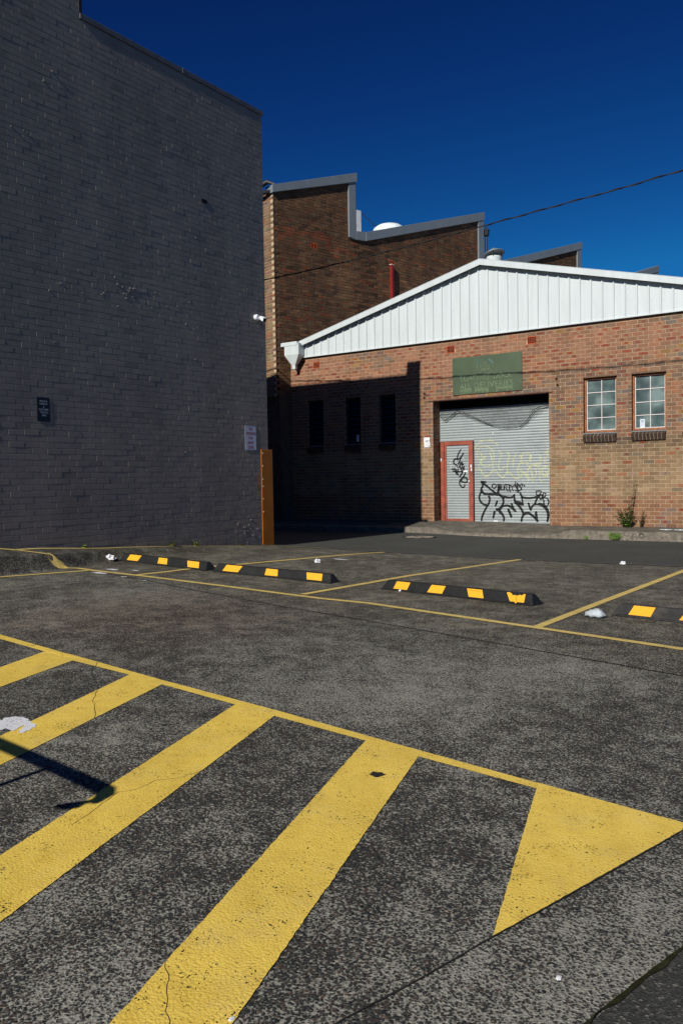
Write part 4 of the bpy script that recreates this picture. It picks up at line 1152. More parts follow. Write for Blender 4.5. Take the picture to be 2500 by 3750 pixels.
# torn bird net sagging in front of the shutter
mb = MB()
topc = [(-10.09, 2.93), (-9.6, 2.94), (-9.1, 2.94), (-8.6, 2.945), (-8.1, 2.945), (-7.6, 2.95), (-7.2, 2.95)]
botc = [(-10.09, 2.83), (-9.93, 2.68), (-9.75, 2.77), (-9.55, 2.78), (-9.3, 2.73), (-8.95, 2.60), (-8.6, 2.49), (-8.26, 2.43), (-7.95, 2.44), (-7.72, 2.53), (-7.5, 2.72), (-7.2, 2.86)]
def interp(c, x):
    for (a, p), (b_, q) in zip(c, c[1:]):
        if a <= x <= b_: return p + (q - p) * (x - a) / (b_ - a)
    return c[-1][1]
n = 90; vv = []; fs = []
for i in range(n + 1):
    x = -10.085 + (2.88) * i / n
    t_, b_ = interp(topc, x), interp(botc, x) + .006 * math.sin(x * 40)
    for k in range(7):
        z = t_ + (b_ - t_) * k / 6
        vv.append((x, YS - .05 - .02 * math.sin(k * 1.1 + x * 9) - .012 * k / 6, z))
for i in range(n):
    for k in range(6): fs.append((i * 7 + k, i * 7 + k + 1, (i + 1) * 7 + k + 1, (i + 1) * 7 + k))
mb.shared(vv, fs)
net = mb.build('bird_net', CM['net'], rd)
mb = MB()
def rope(pts, r, sd):
    o = []
    for p in catmull(pts, .05): o.append((p.x, YS - .07 + .012 * noise.noise(Vector((p.x * 6, sd, 0))), p.y + .008 * noise.noise(Vector((p.x * 8, sd, 3)))))
    mb.tube(o, r, 6)
rope([(-10.08, 2.86), (-9.93, 2.69), (-9.6, 2.91), (-9.3, 2.84), (-8.95, 2.66), (-8.62, 2.52)], .005, 1)
rope([(-9.93, 2.69), (-9.75, 2.80), (-9.58, 2.92)], .007, 2)
rope([(-9.55, 2.90), (-9.1, 2.72), (-8.70, 2.54), (-8.30, 2.43), (-7.95, 2.44), (-7.74, 2.56), (-7.62, 2.80), (-7.30, 2.91), (-7.21, 2.93)], .004, 3)
rope([(-7.95, 2.44), (-7.72, 2.62), (-7.50, 2.86), (-7.22, 2.90)], .006, 4)
rope([(-10.08, 2.90), (-9.0, 2.905), (-8.0, 2.92), (-7.2, 2.94)], .004, 5)
mb.build('net_edge', CM['dark_metal'], net)

# ================================================================== saw tooth factory behind
su = Vector((.245, .9695, 0)).normalized(); sn = Vector((.9695, -.245, 0)).normalized(); S0 = Vector((-14.6, 18.42, 0))
def SP(a, z, d=0): return S0 + su * a + sn * d + Vector((0, 0, z))
saw = empty('saw_tooth_factory', tuple(S0), 'tall brown brick factory with saw tooth roofline behind the warehouse', 'building')
PER = 5.90
NT = 6
def sawtop(a):
    if a < 2.54: return 9.30 + (a + .52) * .328
    k = (a - 2.54) % PER
    base = 8.68
    if k < .37: return base
    return min(10.33, base + (k - .37) * .3015)
def sallow(z0, z1):
    out = []; n = 900; a = -.51; st = None
    zc = z1
    while a < 2.54 + PER * NT:
        ok = sawtop(a) > zc
        if ok and st is None: st = a
        if not ok and st is not None: out.append((st, a)); st = None
        a += .04
    if st is not None: out.append((st, a))
    h = []
    if 7.90 < (z0 + z1) / 2 < 8.03: h = [(.80, 1.035), (3.90, 4.14)]
    return cut(out, h)
PS = [(3, (.125, .078, .045)), (3, (.105, .065, .040)), (2, (.145, .085, .048)), (1.2, (.17, .09, .046)), (1.2, (.060, .038, .028)), (.35, (.21, .055, .025)), (.6, (.17, .10, .055)), (.35, (.035, .028, .024))]
def scol(a, z, rng):
    c = pick(rng, PS); c = tuple(p * .62 + q * .38 for p, q in zip(c, (.125, .078, .048))); c = (c[0] * 1.12, c[1], c[2] * .88)
    k = rng.gauss(1, .12) * (1.0 + .35 * noise.noise(Vector((a * .35, z * .6, 7))))
    if 7.9 < z < 8.3 and a < 2.2 and rng.random() < .4: c = (.22, .075, .035)
    # soot runs under the valleys
    kk = (a - 2.54) % PER
    if a > 2.2 and kk < .8 and rng.random() < .5: k *= .55
    return tuple(x * k for x in c)
def sfk(a, z, rng):
    return (rng.uniform(.4, .8), rng.uniform(.2, .6), .5, 0) if rng.random() < .10 else (0, 0, 0, 0)
def sdep(x0, x1, r):
    if x0 < -.49 and r % 2 == 0: return -.028
    return 0
def sallow2(z0, z1):
    iv = sallow(z0, z1)
    r = int(round((z0 - .3 * .083 - 3.6) / .083))
    if r % 2 == 0:  # recessed end bricks of the toothed corner
        iv = [((a + .13) if a < -.5 else a, b_) for a, b_ in iv]
    return iv
A, Bm = brickwork(S0, su, sn, -.51, 40, 3.6, 10.4, sallow2, .232, .083, scol, .005, .0022, .0006, .009, sfk, seed=23, rot=.006, phase=.1)
A.build('wall', CM['brick_brown'], saw, attrs=True)
Bm.build('mortar', CM['mortar_brown'], saw)
# front wall, facing the street, with alternate set back bricks at the corner
PF = [(3, (.24, .15, .085)), (2, (.21, .13, .08)), (1, (.30, .14, .07)), (1, (.26, .18, .11)), (.5, (.16, .11, .08))]
def fcol(a, z, rng): return tuple(x * rng.gauss(1, .06) for x in pick(rng, PF))
F0 = SP(-.51, 0)
def fallow(z0, z1):
    r = int(round((z0 - .3 * .083 - 3.6) / .083))
    return [(.0 if r % 2 else .0, 12.0)]
def fdep(x0, x1, r):
    return -.030 if (r % 2 == 0 and x1 < .13) else 0
A, Bm = brickwork(F0, -sn, -su, 0, 7.0, 3.6, 9.25, lambda z0, z1: [(.0, .115), (.115, 7.0)], .232, .083, fcol, .005, .001, .0004, .009, None, fdep, seed=31)
A.build('front_wall', CM['brick_brown'], saw, attrs=True)
Bm.build('front_mortar', CM['mortar'], saw)
# building volume with saw tooth roof
mb = MB()
pl = [(-.50, -.3), (-.50, 9.22)]
for k in range(NT + 1):
    pk = 2.50 + PER * k
    pl += [(pk, 10.28), (pk + .02, 8.62)]
pl += [(2.52 + PER * NT, -.3)]
# split in convex bays so the end caps triangulate well
bays = [(-.498, 9.22)] + [(2.90 + PER * k, 8.62) for k in range(NT)]
for k, (a0, z0) in enumerate(bays):
    pk = 2.52 + PER * k
    a1 = pk
    aa = -.34 if k == 0 else 2.52 + PER * (k - 1)
    poly = [(aa, -.3), (a1, -.3), (a1, 10.27), (a0, z0)] + ([(aa, z0)] if k else [])
    mb.prism([SP(a, z, 0) for a, z in poly], sn, -22, -.0075)
mb.build('roof', CM['mortar_brown'], saw)
def capping(a0, z0t, z0b, a1, z1t, z1b, d0, d1, name='roof_flashing'):
    mb = MB(); mb.prism([SP(a0, z0b), SP(a1, z1b), SP(a1, z1t), SP(a0, z0t)], sn, d0, d1)
    return mb.build(name, CM['flashing'], saw, bevel=.006)
capping(-.56, 9.36, 9.15, 2.56, 10.375, 10.11, -.25, .075)
for k in range(NT):
    pk = 2.54 + PER * k
    mb = MB(); mb.prism([SP(pk - .30, 8.44 if k == 0 else 8.4), SP(pk - .02, 8.40), SP(pk - .02, 10.13), SP(pk - .30, 10.02)], sn, -.2, .05)
    mb.build('roof_flashing', CM['flashing'], saw, bevel=.006)
    mb = MB(); mb.prism([SP(pk - .019, 8.405), SP(pk + .37, 8.43), SP(pk + .37, 8.70), SP(pk - .019, 8.66)], sn, -.2, .052)
    mb.build('roof_flashing', CM['flashing'], saw, bevel=.006)
    capping(pk + .371, 8.70, 8.43, pk + PER + .02, 10.375, 10.10, -.25, .062)
# front gutter and dark pipes at the first tooth
mb = MB()
gp = [SP(-.46, 9.40, .02), SP(-.64, 9.44, -.05), SP(-.70, 9.36, -.6), SP(-.70, 9.36, -7)]
mb.tube(gp, [.035, .06, .07, .07], 12)
gp = [SP(-.55, 9.20, -.05), SP(-.66, 9.20, -.3), SP(-.68, 9.20, -7)]
mb.tube(gp, .055, 12)
mb.build('gutter', CM['dark_metal'], saw, smooth=True)
for (a0, a1, z0, z1) in ((.805, 1.032, 7.90, 8.03), (3.902, 4.138, 7.912, 8.032)):
    clay_vent(a0, a1, z0, z1, lambda x, z, d: SP(x, z, d), saw, 2, 5)
# red box duct on the wall
mb = MB(); mb.prism([SP(3.92, 5.5), SP(4.01, 5.5), SP(4.01, 7.86), SP(3.92, 7.88)], sn, .005, .10)
dct = mb.build('wall_duct', CM['duct_red'], saw, bevel=.006)
mb = MB(); mb.prism([SP(3.91, 7.881), SP(4.02, 7.861), SP(4.02, 7.875), SP(3.91, 7.895)], sn, .0, .11); mb.build('duct_cap', CM['paper'], dct)
# roof plant seen over the flashing
mb = MB(); mb.prism([SP(4.70, 9.0), SP(5.51, 9.0), SP(5.51, 10.61), SP(4.70, 10.60)], sn, -3.7, -3.0); mb.build('roof_hatch', simple('pale_hatch', (.78, .82, .82), .5), saw, bevel=.01)
mb = MB(); prof = [(.55, 0), (.58, .06), (.52, .22), (.38, .32), (.19, .37), (.01, .38)]
mb.lathe(prof, tuple(SP(5.20, 9.30, -1.3)), 32); mb.build('roof_dome', CM['dome'], saw, smooth=True)
mb = MB(); mb.tube([SP(5.53, 10.55, -3.0), SP(5.15, 9.93, -2.1), SP(4.65, 9.371, -1.2)], .014, 6); mb.build('guy_wire', CM['cable'], saw)
mb = MB(); mb.tube([SP(8.60, 8.2, .0), SP(8.60, 9.70, .0)], .045, 8); mb.lathe([(.05, 0), (.10, .02), (.11, .14), (.12, .22), (.05, .25), (.02, .34)], tuple(SP(8.60, 9.58, .0)), 10); mb.build('vent_pipe', CM['dark_metal'], saw)

# roof vent with cone cap on the warehouse roof
mb = MB(); vc = (-9.13, 20.0)
mb.lathe([(.20, 0), (.20, .86), (.185, .90)], (vc[0], vc[1], 6.02), 24)
rv = mb.build('roof_vent', CM['white_metal'], bw, smooth=False)
mb = MB(); M = Matrix.Rotation(R(-12), 4, 'Y') @ Matrix.Rotation(R(-6), 4, 'X')
mb.lathe([(.275, 0), (.275, .012), (.02, .17)], (vc[0] + .01, vc[1], 6.985), 20, 0, M); mb.build('vent_cap', CM['flashing'], rv)
mb = MB()
for a in (20, 110, 200, 290):
    mb = MB(); mb.box(vc[0] + .19 * math.cos(R(a)) - .008, vc[0] + .19 * math.cos(R(a)) + .008, vc[1] + .19 * math.sin(R(a)) - .008, vc[1] + .19 * math.sin(R(a)) + .008, 6.88, 7.02)
    mb.build('vent_strut', CM['dark_metal'], rv)
mb = MB(); mb.tube([(vc[0] + .22, vc[1], 6.95), (vc[0] + .30, vc[1] + .02, 6.3)], .008, 6); mb.build('stay_rod', CM['dark_metal'], rv)

# ================================================================== signs and notices on the warehouse
CM['run'] = simple('pale_run_stain', (.115, .155, .085), .5, 0, .2, 10)
ds = empty('dock_sign', (-8.62, YB, 3.73), 'large faded green loading dock sign above the roller door', 'sign')
mb = MB(); mb.box(-9.526, -7.72, YB - .022, YB - .006, 3.277, 4.181); mb.build('panel', CM['green'], ds, bevel=.002)
SX = lambda x, y, d: (x, YB - .022 - d, y)
def serif_lines(): pass
text_mesh('lettering', [('LOADING', -8.93, 3.668, .135, .74), ('DOCK', -8.20, 3.672, .135, .47)], CM['green_letter'], lambda x, y, d: SX(x, y, d), -.008, ds)
text_mesh('lettering', [('ALL', -9.18, 3.475, .135, .30), ('DELIVERIES', -8.44, 3.478, .135, 1.0)], CM['green_letter'], lambda x, y, d: SX(x, y, d), -.012, ds)
text_mesh('lettering', [('the', -8.655, 4.005, .055, .10), ('BODY', -8.655, 3.925, .062, .25), ('SHOP', -8.655, 3.845, .062, .25)], CM['green_letter'], lambda x, y, d: SX(x, y, d), -.012, ds)
mb = MB()
def arc(cx, cz, r, a0, a1, w, d=.0006, rx=1.0):
    n = max(6, int(abs(a1 - a0) / 5)); pi, po = [], []
    for k in range(n + 1):
        a = R(a0 + (a1 - a0) * k / n); ww = w * (.35 + .65 * math.sin(math.pi * k / n))
        pi.append(SX(cx + (r - ww) * rx * math.cos(a), cz + (r - ww) * math.sin(a), d)); po.append(SX(cx + (r + ww) * rx * math.cos(a), cz + (r + ww) * math.sin(a), d))
    for k in range(n): mb.face([pi[k], po[k], po[k + 1], pi[k + 1]])
arc(-8.655, 3.92, .205, 200, 340, .006); arc(-8.655, 3.92, .205, 120, 205, .004); arc(-8.655, 3.92, .205, -25, 60, .004)
mb.build('emblem', CM['green_letter'], ds)
for sgn in (-1, 1):
    mb = MB()
    for k in range(4):
        arc(-8.655 + sgn * .02, 3.93 + k * .012, .185 - k * .022, 90 - sgn * (28 + 0), 90 - sgn * (85 - k * 4), .010 - .001 * k, .0009)
    mb.build('emblem', CM['green_blue'], ds)
mb = MB()
rg = random.Random(4)
for (a, b_) in ((-9.33, -9.03), (-8.94, -8.58), (-8.38, -7.95)):
    x = a; mb = MB()
    while x < b_:
        w = rg.uniform(.012, .035); h = rg.uniform(.05, .125)
        mb.face([SX(x, 3.405 - h, .0004), SX(x + w, 3.405 - h * rg.uniform(.8, 1), .0004), SX(x + w, 3.405, .0004), SX(x, 3.405, .0004)]); x += w + .001
    mb.build('run_stain', CM['run'], ds)
mb = MB()
for (x, z) in ((-9.47, 4.12), (-7.77, 4.12), (-9.47, 3.34), (-7.77, 3.34)):
    mb = MB(); mb.lathe([(.008, 0), (.006, .004)], (0, 0, 0), 8, 0, Matrix.Translation((x, YB - .022, z)) @ Matrix.Rotation(R(90), 4, 'X'))
    mb.build('screw', CM['dark_metal'], ds)

nt_ = empty('paper_notice', (-10.27, YB, 2.15), 'curling white paper notice taped to the bricks left of the roller door', 'notice')
mb = MB(); n = 8; vv = []
for j in range(n + 1):
    for i in range(5):
        x = -10.352 + .168 * i / 4 + .006 * math.sin(j * .8); z = 2.032 + .25 * j / n
        vv.append((x, YB - .006 - .010 * math.sin(j * .9) ** 2 - .008 * (i in (0, 4)), z))
mb.shared(vv, [(j * 5 + i, j * 5 + i + 1, j * 5 + i + 6, j * 5 + i + 5) for j in range(n) for i in range(4)])
mb.build('sheet', CM['paper'], nt_, smooth=True)
mb = MB(); rg = random.Random(2)
for (z, h, x0, x1, p) in ((2.195, .018, -10.325, -10.215, .9), (2.170, .006, -10.325, -10.215, .6), (2.145, .006, -10.30, -10.22, .5), (2.125, .012, -10.29, -10.21, .3), (2.10, .012, -10.31, -10.25, .6), (2.07, .014, -10.23, -10.21, .8)):
    x = x0
    while x < x1:
        w = rg.uniform(.004, .012)
        if rg.random() < p: mb.face([(x, YB - .0215, z - h / 2), (x + w, YB - .0215, z - h / 2), (x + w, YB - .0215, z + h / 2), (x, YB - .0215, z + h / 2)])
        x += w + .003
mb.build('print', CM['ink'], nt_)
def sticker(x0, x1, z0, z1, y, label):
    s = empty('window_sticker', ((x0 + x1) / 2, y, z0), label, 'sticker')
    mb = MB(); cx, cz = (x0 + x1) / 2, (z0 + z1) / 2; w, h = x1 - x0, z1 - z0
    mb.prism([(cx + a, y, cz + b_) for a, b_ in rounded(w, h, w * .18)], (0, -1, 0), 0, .002); mb.build('label_sheet', CM['white_plastic'], s)
    P = lambda a, b_, d: (cx + a, y - .002 - d, cz + b_)
    mb = MB()
    for (zz) in (.36, .28, .20, .12): mb.face([P(-w * .34, h * zz - .004, .0006), P(w * .34, h * zz - .004, .0006), P(w * .34, h * zz + .004, .0006), P(-w * .34, h * zz + .004, .0006)])
    for a0, a1, b0, b1 in ((-.38, .38, -.02, .0), (-.38, .38, -.38, -.36), (-.38, -.34, -.38, 0), (.34, .38, -.38, 0)):
        mb.face([P(w * a0, h * b0, .0006), P(w * a1, h * b0, .0006), P(w * a1, h * b1, .0006), P(w * a0, h * b1, .0006)])
    mb.build('print', CM['blue'], s)
    text_mesh('lettering', [('ADT', 0, -h * .19, h * .22, w * .55)], CM['blue'], P, .01, s)
sticker(-5.070, -4.968, 2.272, 2.455, YB + .107, 'white and blue security sticker on the lit window, right of centre')
sticker(-12.455, -12.37, 2.27, 2.44, YB + .07, 'white and blue security sticker on the shadowed middle window')
# pipe stubs left in the wall
for i, (x, z) in enumerate([(-6.895, 3.478), (-6.87, 3.33), (-10.329, 3.386), (-10.335, 3.29)]):
    mb = MB(); M = Matrix.Translation((x, YB - .004, z)) @ Matrix.Rotation(R(90), 4, 'X')
    mb.lathe([(.032, 0), (.030, .012), (.022, .03), (.018, .03), (.017, .0)], (0, 0, 0), 14, 0, M)
    o = mb.build('pipe_stub', simple('rusty_stub', (.17, .10, .05), .8, .1, .4, 30) if 'rusty_stub' not in bpy.data.materials else bpy.data.materials['rusty_stub'], bw)

# ================================================================== overhead cable
cp = [(-24, 16.25, 6.55), (-18, 15.62, 6.12), (-12.46, 15.12, 5.97), (-10.2, 14.92, 5.95), (-8.43, 14.79, 5.98), (-6.91, 14.65, 6.02), (-4.83, 14.49, 6.09), (-3.99, 14.45, 6.13), (0, 14.15, 6.38), (6, 13.75, 6.95), (12, 13.4, 7.7)]
def cat3(pts, n=12):
    P = [Vector(p) for p in pts]; P = [P[0] * 2 - P[1]] + P + [P[-1] * 2 - P[-2]]; o = []
    for i in range(1, len(P) - 2):
        for k in range(n):
            t = k / n
            o.append(.5 * ((2 * P[i]) + (-P[i - 1] + P[i + 1]) * t + (2 * P[i - 1] - 5 * P[i] + 4 * P[i + 1] - P[i + 2]) * t * t + (-P[i - 1] + 3 * P[i] - 3 * P[i + 1] + P[i + 2]) * t ** 3))
    o.append(P[-2]); return o
cc_ = cat3(cp)
mb = MB(); mb.tube(cc_, .011, 6)
hl = []
tt = 0
for a, b_ in zip(cc_, cc_[1:]):
    for k in range(12):
        p = a + (b_ - a) * k / 12; tt += (b_ - a).length / 12
        hl.append(p + Vector((0, math.cos(tt * 9), math.sin(tt * 9))) * .014)
mb.tube(hl, .008, 5)
tag(mb.build('overhead_cable', CM['cable'], smooth=True), 'twisted black overhead cable crossing the sky above the street', 'cable')

# ================================================================== wheel stops
def wheel_stop(p0, p1, z0, z1, L, patches, label, peel=None, dust=False):
    """p0: near left ground corner of the body, p1: near right; local x runs along it, local y away"""
    w = empty('wheel_stop', (0, 0, 0), label, 'wheel stop', 'rubber wheel stops along the parking bays')
    H = .106; Wd = .20; TB = .070
    fl = .014
    mb = MB()
    # section: flange, sloped faces, flat top; ends slope too
    def sec(x, k, zt, inset):
        return [(x, 0, 0), (x, 0, fl), (x + k * .0, .012, fl + .002), (x, .052, zt), (x, Wd - .052, zt), (x, Wd - .012, fl + .002), (x, Wd, fl), (x, Wd, 0)]
    s0 = [(0, 0, 0), (0, 0, fl), (.010, .012, fl + .002), (.055, TB, H), (.055, Wd - TB, H), (.010, Wd - .012, fl + .002), (0, Wd, fl), (0, Wd, 0)]
    s1 = [(L - x, y, z) for x, y, z in s0]
    vv = s0 + s1; n = 8
    fs = [(i, i + 1, n + i + 1, n + i) for i in range(n - 1)]
    fs = [tuple(reversed(f)) for f in fs]
    fs += [(0, 1, 2, 5, 6, 7), (2, 3, 4, 5), (n + 7, n + 6, n + 5, n + 2, n + 1, n), (n + 5, n + 4, n + 3, n + 2), (0, 7, n + 7, n)]
    mb.shared(vv, fs)
    body = mb.build('body', CM['rubber'] if not dust else DUSTY, w, bevel=.007)
    # sloped face frame: v from 0 (bottom) to 1 (top)
    A0 = Vector((0, .012, fl + .002)); A1 = Vector((0, TB, H)); nn = (A1 - A0).cross(Vector((1, 0, 0))).normalized() * -1
    if nn.y > 0: nn = -nn
    def F(x, v, d): return Vector((x, 0, 0)) + A0 + (A1 - A0) * v + nn * d
    for (b0, b1, t0, t1) in patches:
        mb = MB()
        lo, hi = .06, .92
        # torn tape keeps a ragged top edge
        edge = [(b0, lo), (b1, lo)]
        topl = [(t1, hi), (t0, hi)]
        if peel and (b0, b1, t0, t1) == patches[peel]:
            topl = [(t1, hi - .02), (t1 - .02, hi), (t1 - .035, hi - .16), (t1 - .05, hi - .18), (t1 - .06, hi - .10), (t1 - .085, hi - .24), (t0 + .10, hi - .20), (t0 + .075, hi - .22), (t0 + .06, hi - .05), (t0 + .03, hi + .04), (t0, hi)]
        pl = edge + topl
        d0, d1 = .0005, .0030
        fr_ = [F(x, v, d1) for x, v in pl]; bk = [F(x, v, d0) for x, v in pl]
        m = len(pl)
        mb.shared(fr_ + bk, [tuple(range(m))] + [(i, (i + 1) % m + m if False else i + m, ((i + 1) % m) + m, (i + 1) % m) for i in range(m)])
        mb.build('reflective_panel', CM['reflector'], w)
    if peel:
        b0, b1, t0, t1 = patches[peel]
        mb = MB(); q = [F(b0 + .05, .5, .006), F(b0 + .065, .55, .012), F(b0 + .075, .2, .012), F(b0 + .09, -.06, .012), F(b0 + .07, -.12, .008), F(b0 + .055, .1, .010)]
        mb.shared(q, [(0, 1, 2, 5), (5, 2, 3, 4)]); mb.build('tape_flap', CM['reflector'], w)
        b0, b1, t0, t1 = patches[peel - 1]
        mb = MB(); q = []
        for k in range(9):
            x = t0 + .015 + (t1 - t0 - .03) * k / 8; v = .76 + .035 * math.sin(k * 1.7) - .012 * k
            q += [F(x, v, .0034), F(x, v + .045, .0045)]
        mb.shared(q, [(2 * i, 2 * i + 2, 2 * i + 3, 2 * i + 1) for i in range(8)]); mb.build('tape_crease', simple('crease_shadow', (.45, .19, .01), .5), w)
    for x in (.30, L - .30):
        mb = MB(); mb.lathe([(.016, 0), (.016, .002), (.010, .0021), (.010, -.006)], (x, Wd / 2, H), 12); mb.build('fixing_bolt', CM['dark_metal'], w)
    d = Vector((p1[0] - p0[0], p1[1] - p0[1], z1 - z0)).normalized()
    yv = Vector((-d.y, d.x, 0)).normalized(); zv = d.cross(yv)
    w.location = (p0[0], p0[1], z0 + .001)
    w.rotation_mode = 'XYZ'
    w.rotation_euler = Matrix((d, yv, zv)).transposed().to_euler()
    return w
DUSTY = simple('dusty_rubber', (.030, .029, .028), .6, 0, .5, 7, .3, .35, 90, dirt=(.10, .088, .075), dscale=6)
P12 = [(.182, .455, .215, .497), (.918, 1.131, .905, 1.096), (1.597, 1.825, 1.555, 1.800)]
sc2 = 1.0
wheel_stop((-9.79, 8.16), (-7.87, 8.0), .106, .064, 1.95, [(.182, .440, .205, .475), (.905, 1.115, .875, 1.065), (1.56, 1.79, 1.495, 1.745)], 'farthest black rubber wheel stop, with yellow panels, beside the crumpled white paper')
wheel_stop((-7.746, 8.005), (-5.85, 7.975), .060, .015, 1.97, P12, 'black rubber wheel stop with three yellow panels, end to end with the farthest one')
wheel_stop((-5.049, 7.925), (-3.083, 7.563), .0, .0, 2.0, [(.186, .387, .200, .397), (.674, .878, .700, .890), (1.228, 1.415, 1.170, 1.362), (1.729, 1.891, 1.660, 1.880)], 'black rubber wheel stop with four yellow panels, the last one peeling', 3)
wheel_stop((-2.285, 7.395), (-.33, 7.04), .0, .0, 2.0, [(.160, .360, .190, .385), (.610, .80, .655, .83), (1.2, 1.39, 1.13, 1.32), (1.70, 1.87, 1.6, 1.85)], 'dusty wheel stop cut by the right edge, beside the pale blue lump', None, True)

# ================================================================== manhole
mc = (-9.09, 15.90)
mz = zg(*mc)
mh = empty('manhole_cover', (mc[0], mc[1], mz), 'round concrete filled manhole cover with dark spokes set in the street', 'manhole cover')
mb = MB()
for k in range(36):
    a, a2 = 2 * math.pi * k / 36, 2 * math.pi * (k + 1) / 36
    q = [(mc[0] + r * math.cos(t), mc[1] + r * math.sin(t), mz + .014) for r, t in ((.325, a), (.37, a), (.37, a2), (.325, a2))]
    mb.face(q)
    mb.face([(mc[0] + .37 * math.cos(t), mc[1] + .37 * math.sin(t), mz + h) for t, h in ((a, 0), (a2, 0), (a2, .014), (a, .014))])
mb.build('ring', CM['dark_metal'], mh)
for k in range(6):
    mb = MB(); a0 = 60 * k + 20; pts = [(mc[0] + .05 * math.cos(R(a0 + 30)), mc[1] + .05 * math.sin(R(a0 + 30)), mz + .013)]
    for j in range(9):
        a = R(a0 + 5 + 50 * j / 8); pts.append((mc[0] + .318 * math.cos(a), mc[1] + .318 * math.sin(a), mz + .013))
    mb.face(pts); mb.build('concrete_infill', CM['manhole'], mh)
mb = MB(); mb.lathe([(.327, 0), (.327, .0095), (.01, .0096)], (mc[0], mc[1], mz), 36); mb.build('pan', CM['dark_metal'], mh)

# ================================================================== litter
def crumple(name, c, rx, ry, rz, mat, label, cat, seed, amp=.45, smooth=False, sub=3, freq=1.0, group=None, flat=0.0):
    import bmesh
    bm = bmesh.new(); bmesh.ops.create_icosphere(bm, subdivisions=sub, radius=1)
    for v in bm.verts:
        p = v.co.normalized(); k = 1 + amp * noise.noise(p * 1.7 * freq + Vector((seed, 0, 0))) * 1.6 + amp * .6 * noise.noise(p * 4.2 * freq + Vector((0, seed, 0)))
        q = p * k
        v.co = Vector((q.x * rx, q.y * ry, max(-rz * .55, q.z * rz)))
    me = bpy.data.meshes.new(name); bm.to_mesh(me); bm.free(); me.materials.append(mat)
    if smooth: me.polygons.foreach_set('use_smooth', [True] * len(me.polygons))
    o = bpy.data.objects.new(name, me); col.objects.link(o)
    o.location = (c[0], c[1], zg(c[0], c[1]) + rz * .55 + .002) if len(c) == 2 else c
    return tag(o, label, cat, group)
crumple('crumpled_paper', (-9.78, 8.00), .062, .055, .04, CM['paper'], 'crumpled white paper lying at the left end of the farthest wheel stop', 'litter', 3.1, .75, freq=1.6)
crumple('crumpled_paper', (-7.23, 9.66), .042, .035, .032, CM['paper'], 'tiny white paper ball behind the wheel stops in the empty bay', 'litter', 5.3, .6, freq=1.3)
crumple('plastic_lump', (-2.37, 7.24), .085, .06, .045, CM['plastic_blue'], 'pale blue crumpled plastic lump beside the right wheel stop', 'litter', 8.2, .26, True, freq=1.6)
crumple('pebble', (-3.45, 11.73), .035, .03, .03, CM['paper'], 'small pale scrap on the seam between the slab and the street', 'litter', 2.2, .4)
crumple('pebble', (-4.76, 7.88), .018, .014, .012, CM['paper'], 'tiny white pebble against the foot of the four panel wheel stop', 'pebble', 4.4, .2, True)
crumple('pebble', (-1.306, 1.38), .006, .008, .003, CM['paper'], 'tiny white chip on the near yellow bar', 'pebble', 1.4, .3)
crumple('pebble', (-.735, 1.95), .006, .010, .003, CM['paper'], 'small white chip on the pale edge strip beside the joint', 'pebble', 7.4, .3)
for i, x in enumerate((-4.40, -4.12)):
    mb = MB(); mb.lathe([(.13, 0), (.125, .012), (.01, .014)], (x, 17.98, .098), 20, 0, Matrix.Diagonal((1, .7, 1, 1)))
    tag(mb.build('flattened_cup_lid', CM['plastic_blue']), ['flat pale lid on the footpath, nearer the weeds', 'flat pale lid on the footpath, at the right picture edge'][i], 'litter', 'flat pale lids on the footpath')

# ================================================================== weeds
def leaf(mb, p, d, L, w, up):
    d = Vector(d).normalized(); s = d.cross(Vector(up)).normalized() * w
    p = Vector(p); a = p + d * L * .45; e = p + d * L + Vector((0, 0, -L * .18))
    mb.face([p, a + s, e, a - s])
def weed(name, c, h, spread, n, label, cat, seed, ls=.035, group=None, stems=None, lean=(0, 0), leafmat=None, bottom=.6):
    rg = random.Random(seed); z0 = c[2]
    w = empty(name, c, label, cat, group)
    ms = MB(); ml = MB()
    if stems is None: stems = [(rg.uniform(-spread, spread), rg.uniform(-spread * .5, .2 * spread), h * rg.uniform(.4, 1)) for _ in range(n)]
    for (sx, sy, sh) in stems:
        pts = []; m = 7
        bx, by = rg.uniform(-spread * .25, spread * .25), rg.uniform(-.03, .0)
        for k in range(m):
            t = k / (m - 1)
            pts.append(Vector((c[0] + bx + (sx + lean[0] * sh) * t ** 1.2 + .02 * noise.noise(Vector((t * 3, sx * 9, seed))), c[1] + by + sy * t, z0 + sh * t)))
        ms.tube(pts, [.004 * (1 - .7 * k / (m - 1)) + .001 for k in range(m)], 5)
        nl = int(sh / ls * 3.2)
        for k in range(nl):
            t = rg.random() ** (1.0 if sh < .4 else 1.5)
            i = min(m - 2, int(t * (m - 1))); p = pts[i] + (pts[i + 1] - pts[i]) * (t * (m - 1) - i)
            a = rg.uniform(0, 2 * math.pi); L = ls * rg.uniform(.6, 1.7) * (1.2 - .55 * t)
            leaf(ml, p + Vector((0, 0, rg.uniform(-.01, .01))), (math.cos(a), math.sin(a) * .8 - .2, rg.uniform(-.2, .8)), L, L * rg.uniform(.3, .48), (0, .3, 1))
    ms.build('stem', CM['stem'], w); ml.build('leaves', leafmat or CM['leaf'], w)
    return w
rg = random.Random(5)
weed('tall_weed', (-5.28, 18.30, .118), .95, .20, 20, 'tall straggly weed growing against the warehouse wall under the windows', 'weed', 6, .042,
     stems=[(.14, -.02, 1.02), (.10, -.02, .80), (.0, -.03, .55)] + [(rg.uniform(-.26, .16), rg.uniform(-.10, .03), rg.uniform(.16, .46)) for _ in range(26)])
weed('dry_weed', (-5.0, 18.33, .118), .5, .1, 6, 'thin dry reddish weed stalk just right of the tall weed', 'weed', 9, .022, leafmat=CM['dry'])
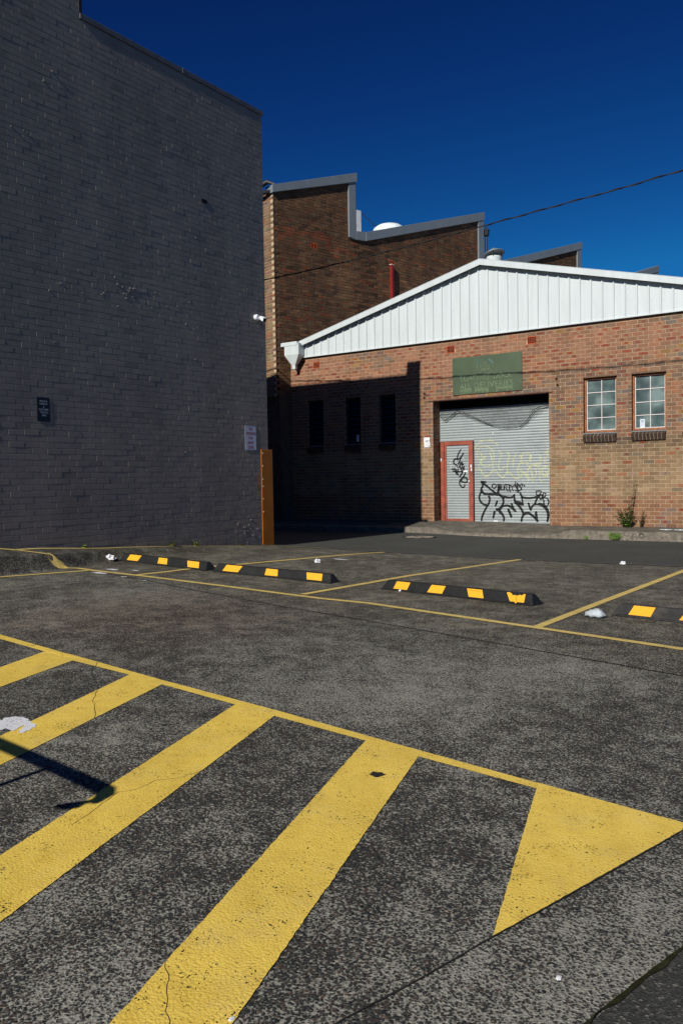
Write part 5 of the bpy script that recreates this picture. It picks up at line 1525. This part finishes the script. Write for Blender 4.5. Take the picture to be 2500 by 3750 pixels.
def tuft(name, c, n, h, sp, label, seed, group=None):
    rg = random.Random(seed); w = empty(name, c, label, 'grass', group); mb = MB()
    for k in range(n):
        a = rg.uniform(0, 2 * math.pi); r = rg.uniform(0, sp * .4); L = h * rg.uniform(.5, 1.1); o = Vector((c[0] + r * math.cos(a), c[1] + r * math.sin(a) * .5, c[2]))
        d = Vector((math.cos(a) * sp / h * rg.uniform(.2, 1), math.sin(a) * sp / h * .6 - .15, 1)).normalized()
        s = d.cross(Vector((0, 1, 0))).normalized() * .004
        p1 = o + d * L * .55; p2 = o + d * L * .9 + Vector((d.x * .4, d.y * .4, -.25)) * L * .45
        mb.face([o - s, o + s, p1 + s * .8, p1 - s * .8]); mb.face([p1 - s * .8, p1 + s * .8, p2])
    mb.build('blades', CM['leaf'], w)
tuft('grass_tuft', (-5.30, 17.47, -.09), 150, .24, .2, 'bright green grass tuft in the gutter below the tall weed', 3)
tuft('grass_tuft', (-5.93, 17.47, -.105), 40, .10, .06, 'very small grass sprout at the kerb foot left of the big tuft', 4)
WG = 'small weeds at the foot of the grey wall'
for i, (y, s, l) in enumerate([(7.85, .05, 'small green weed at the grey wall foot, leftmost of four'), (9.62, .12, 'leafy green weed at the grey wall foot, biggest of four'), (10.15, .10, 'low spreading weed at the grey wall foot, third from the left'), (11.3, .035, 'tiny weed at the grey wall foot nearest the orange guard')]):
    weed('wall_weed', (XG + .03, y, zg(XG + .02, y)), s, s * 1.3, 12, l, 'weed', 30 + i, .03 + s * .1, WG)

# bent steel arm on a post outside the left edge; only its hooked shadow is seen
arm = empty('steel_arm', (-3.09, .70, 0), 'dark steel arm on a thin post casting the hooked shadow on the chevrons', 'steel arm')
ay = .70
mb = MB(); mb.tube([(-6.0, ay, 1.19), (-4.8, ay, 1.09), (-3.60, ay, 1.002), (-3.11, ay, .964), (-2.72, ay, .932), (-2.65, ay, .920), (-2.615, ay, .898), (-2.605, ay, .865), (-2.625, ay, .832), (-2.665, ay, .806), (-2.71, ay, .792)],
                   [.028, .028, .028, .027, .027, .029, .030, .030, .028, .022, .008], 14); mb.build('arm', CM['dark_metal'], arm, smooth=True)
mb = MB(); mb.tube([(-3.085, ay, -.01), (-3.10, ay, .5), (-3.095, ay, .95)], .016, 8); mb.build('post', CM['dark_metal'], arm)
mb = MB(); mb.tube([(-6.0, ay, -.01), (-6.0, ay, 1.21)], .03, 10); mb.build('post', CM['dark_metal'], arm)

for o in bpy.data.objects:
    if '__loc' in o: del o['__loc']
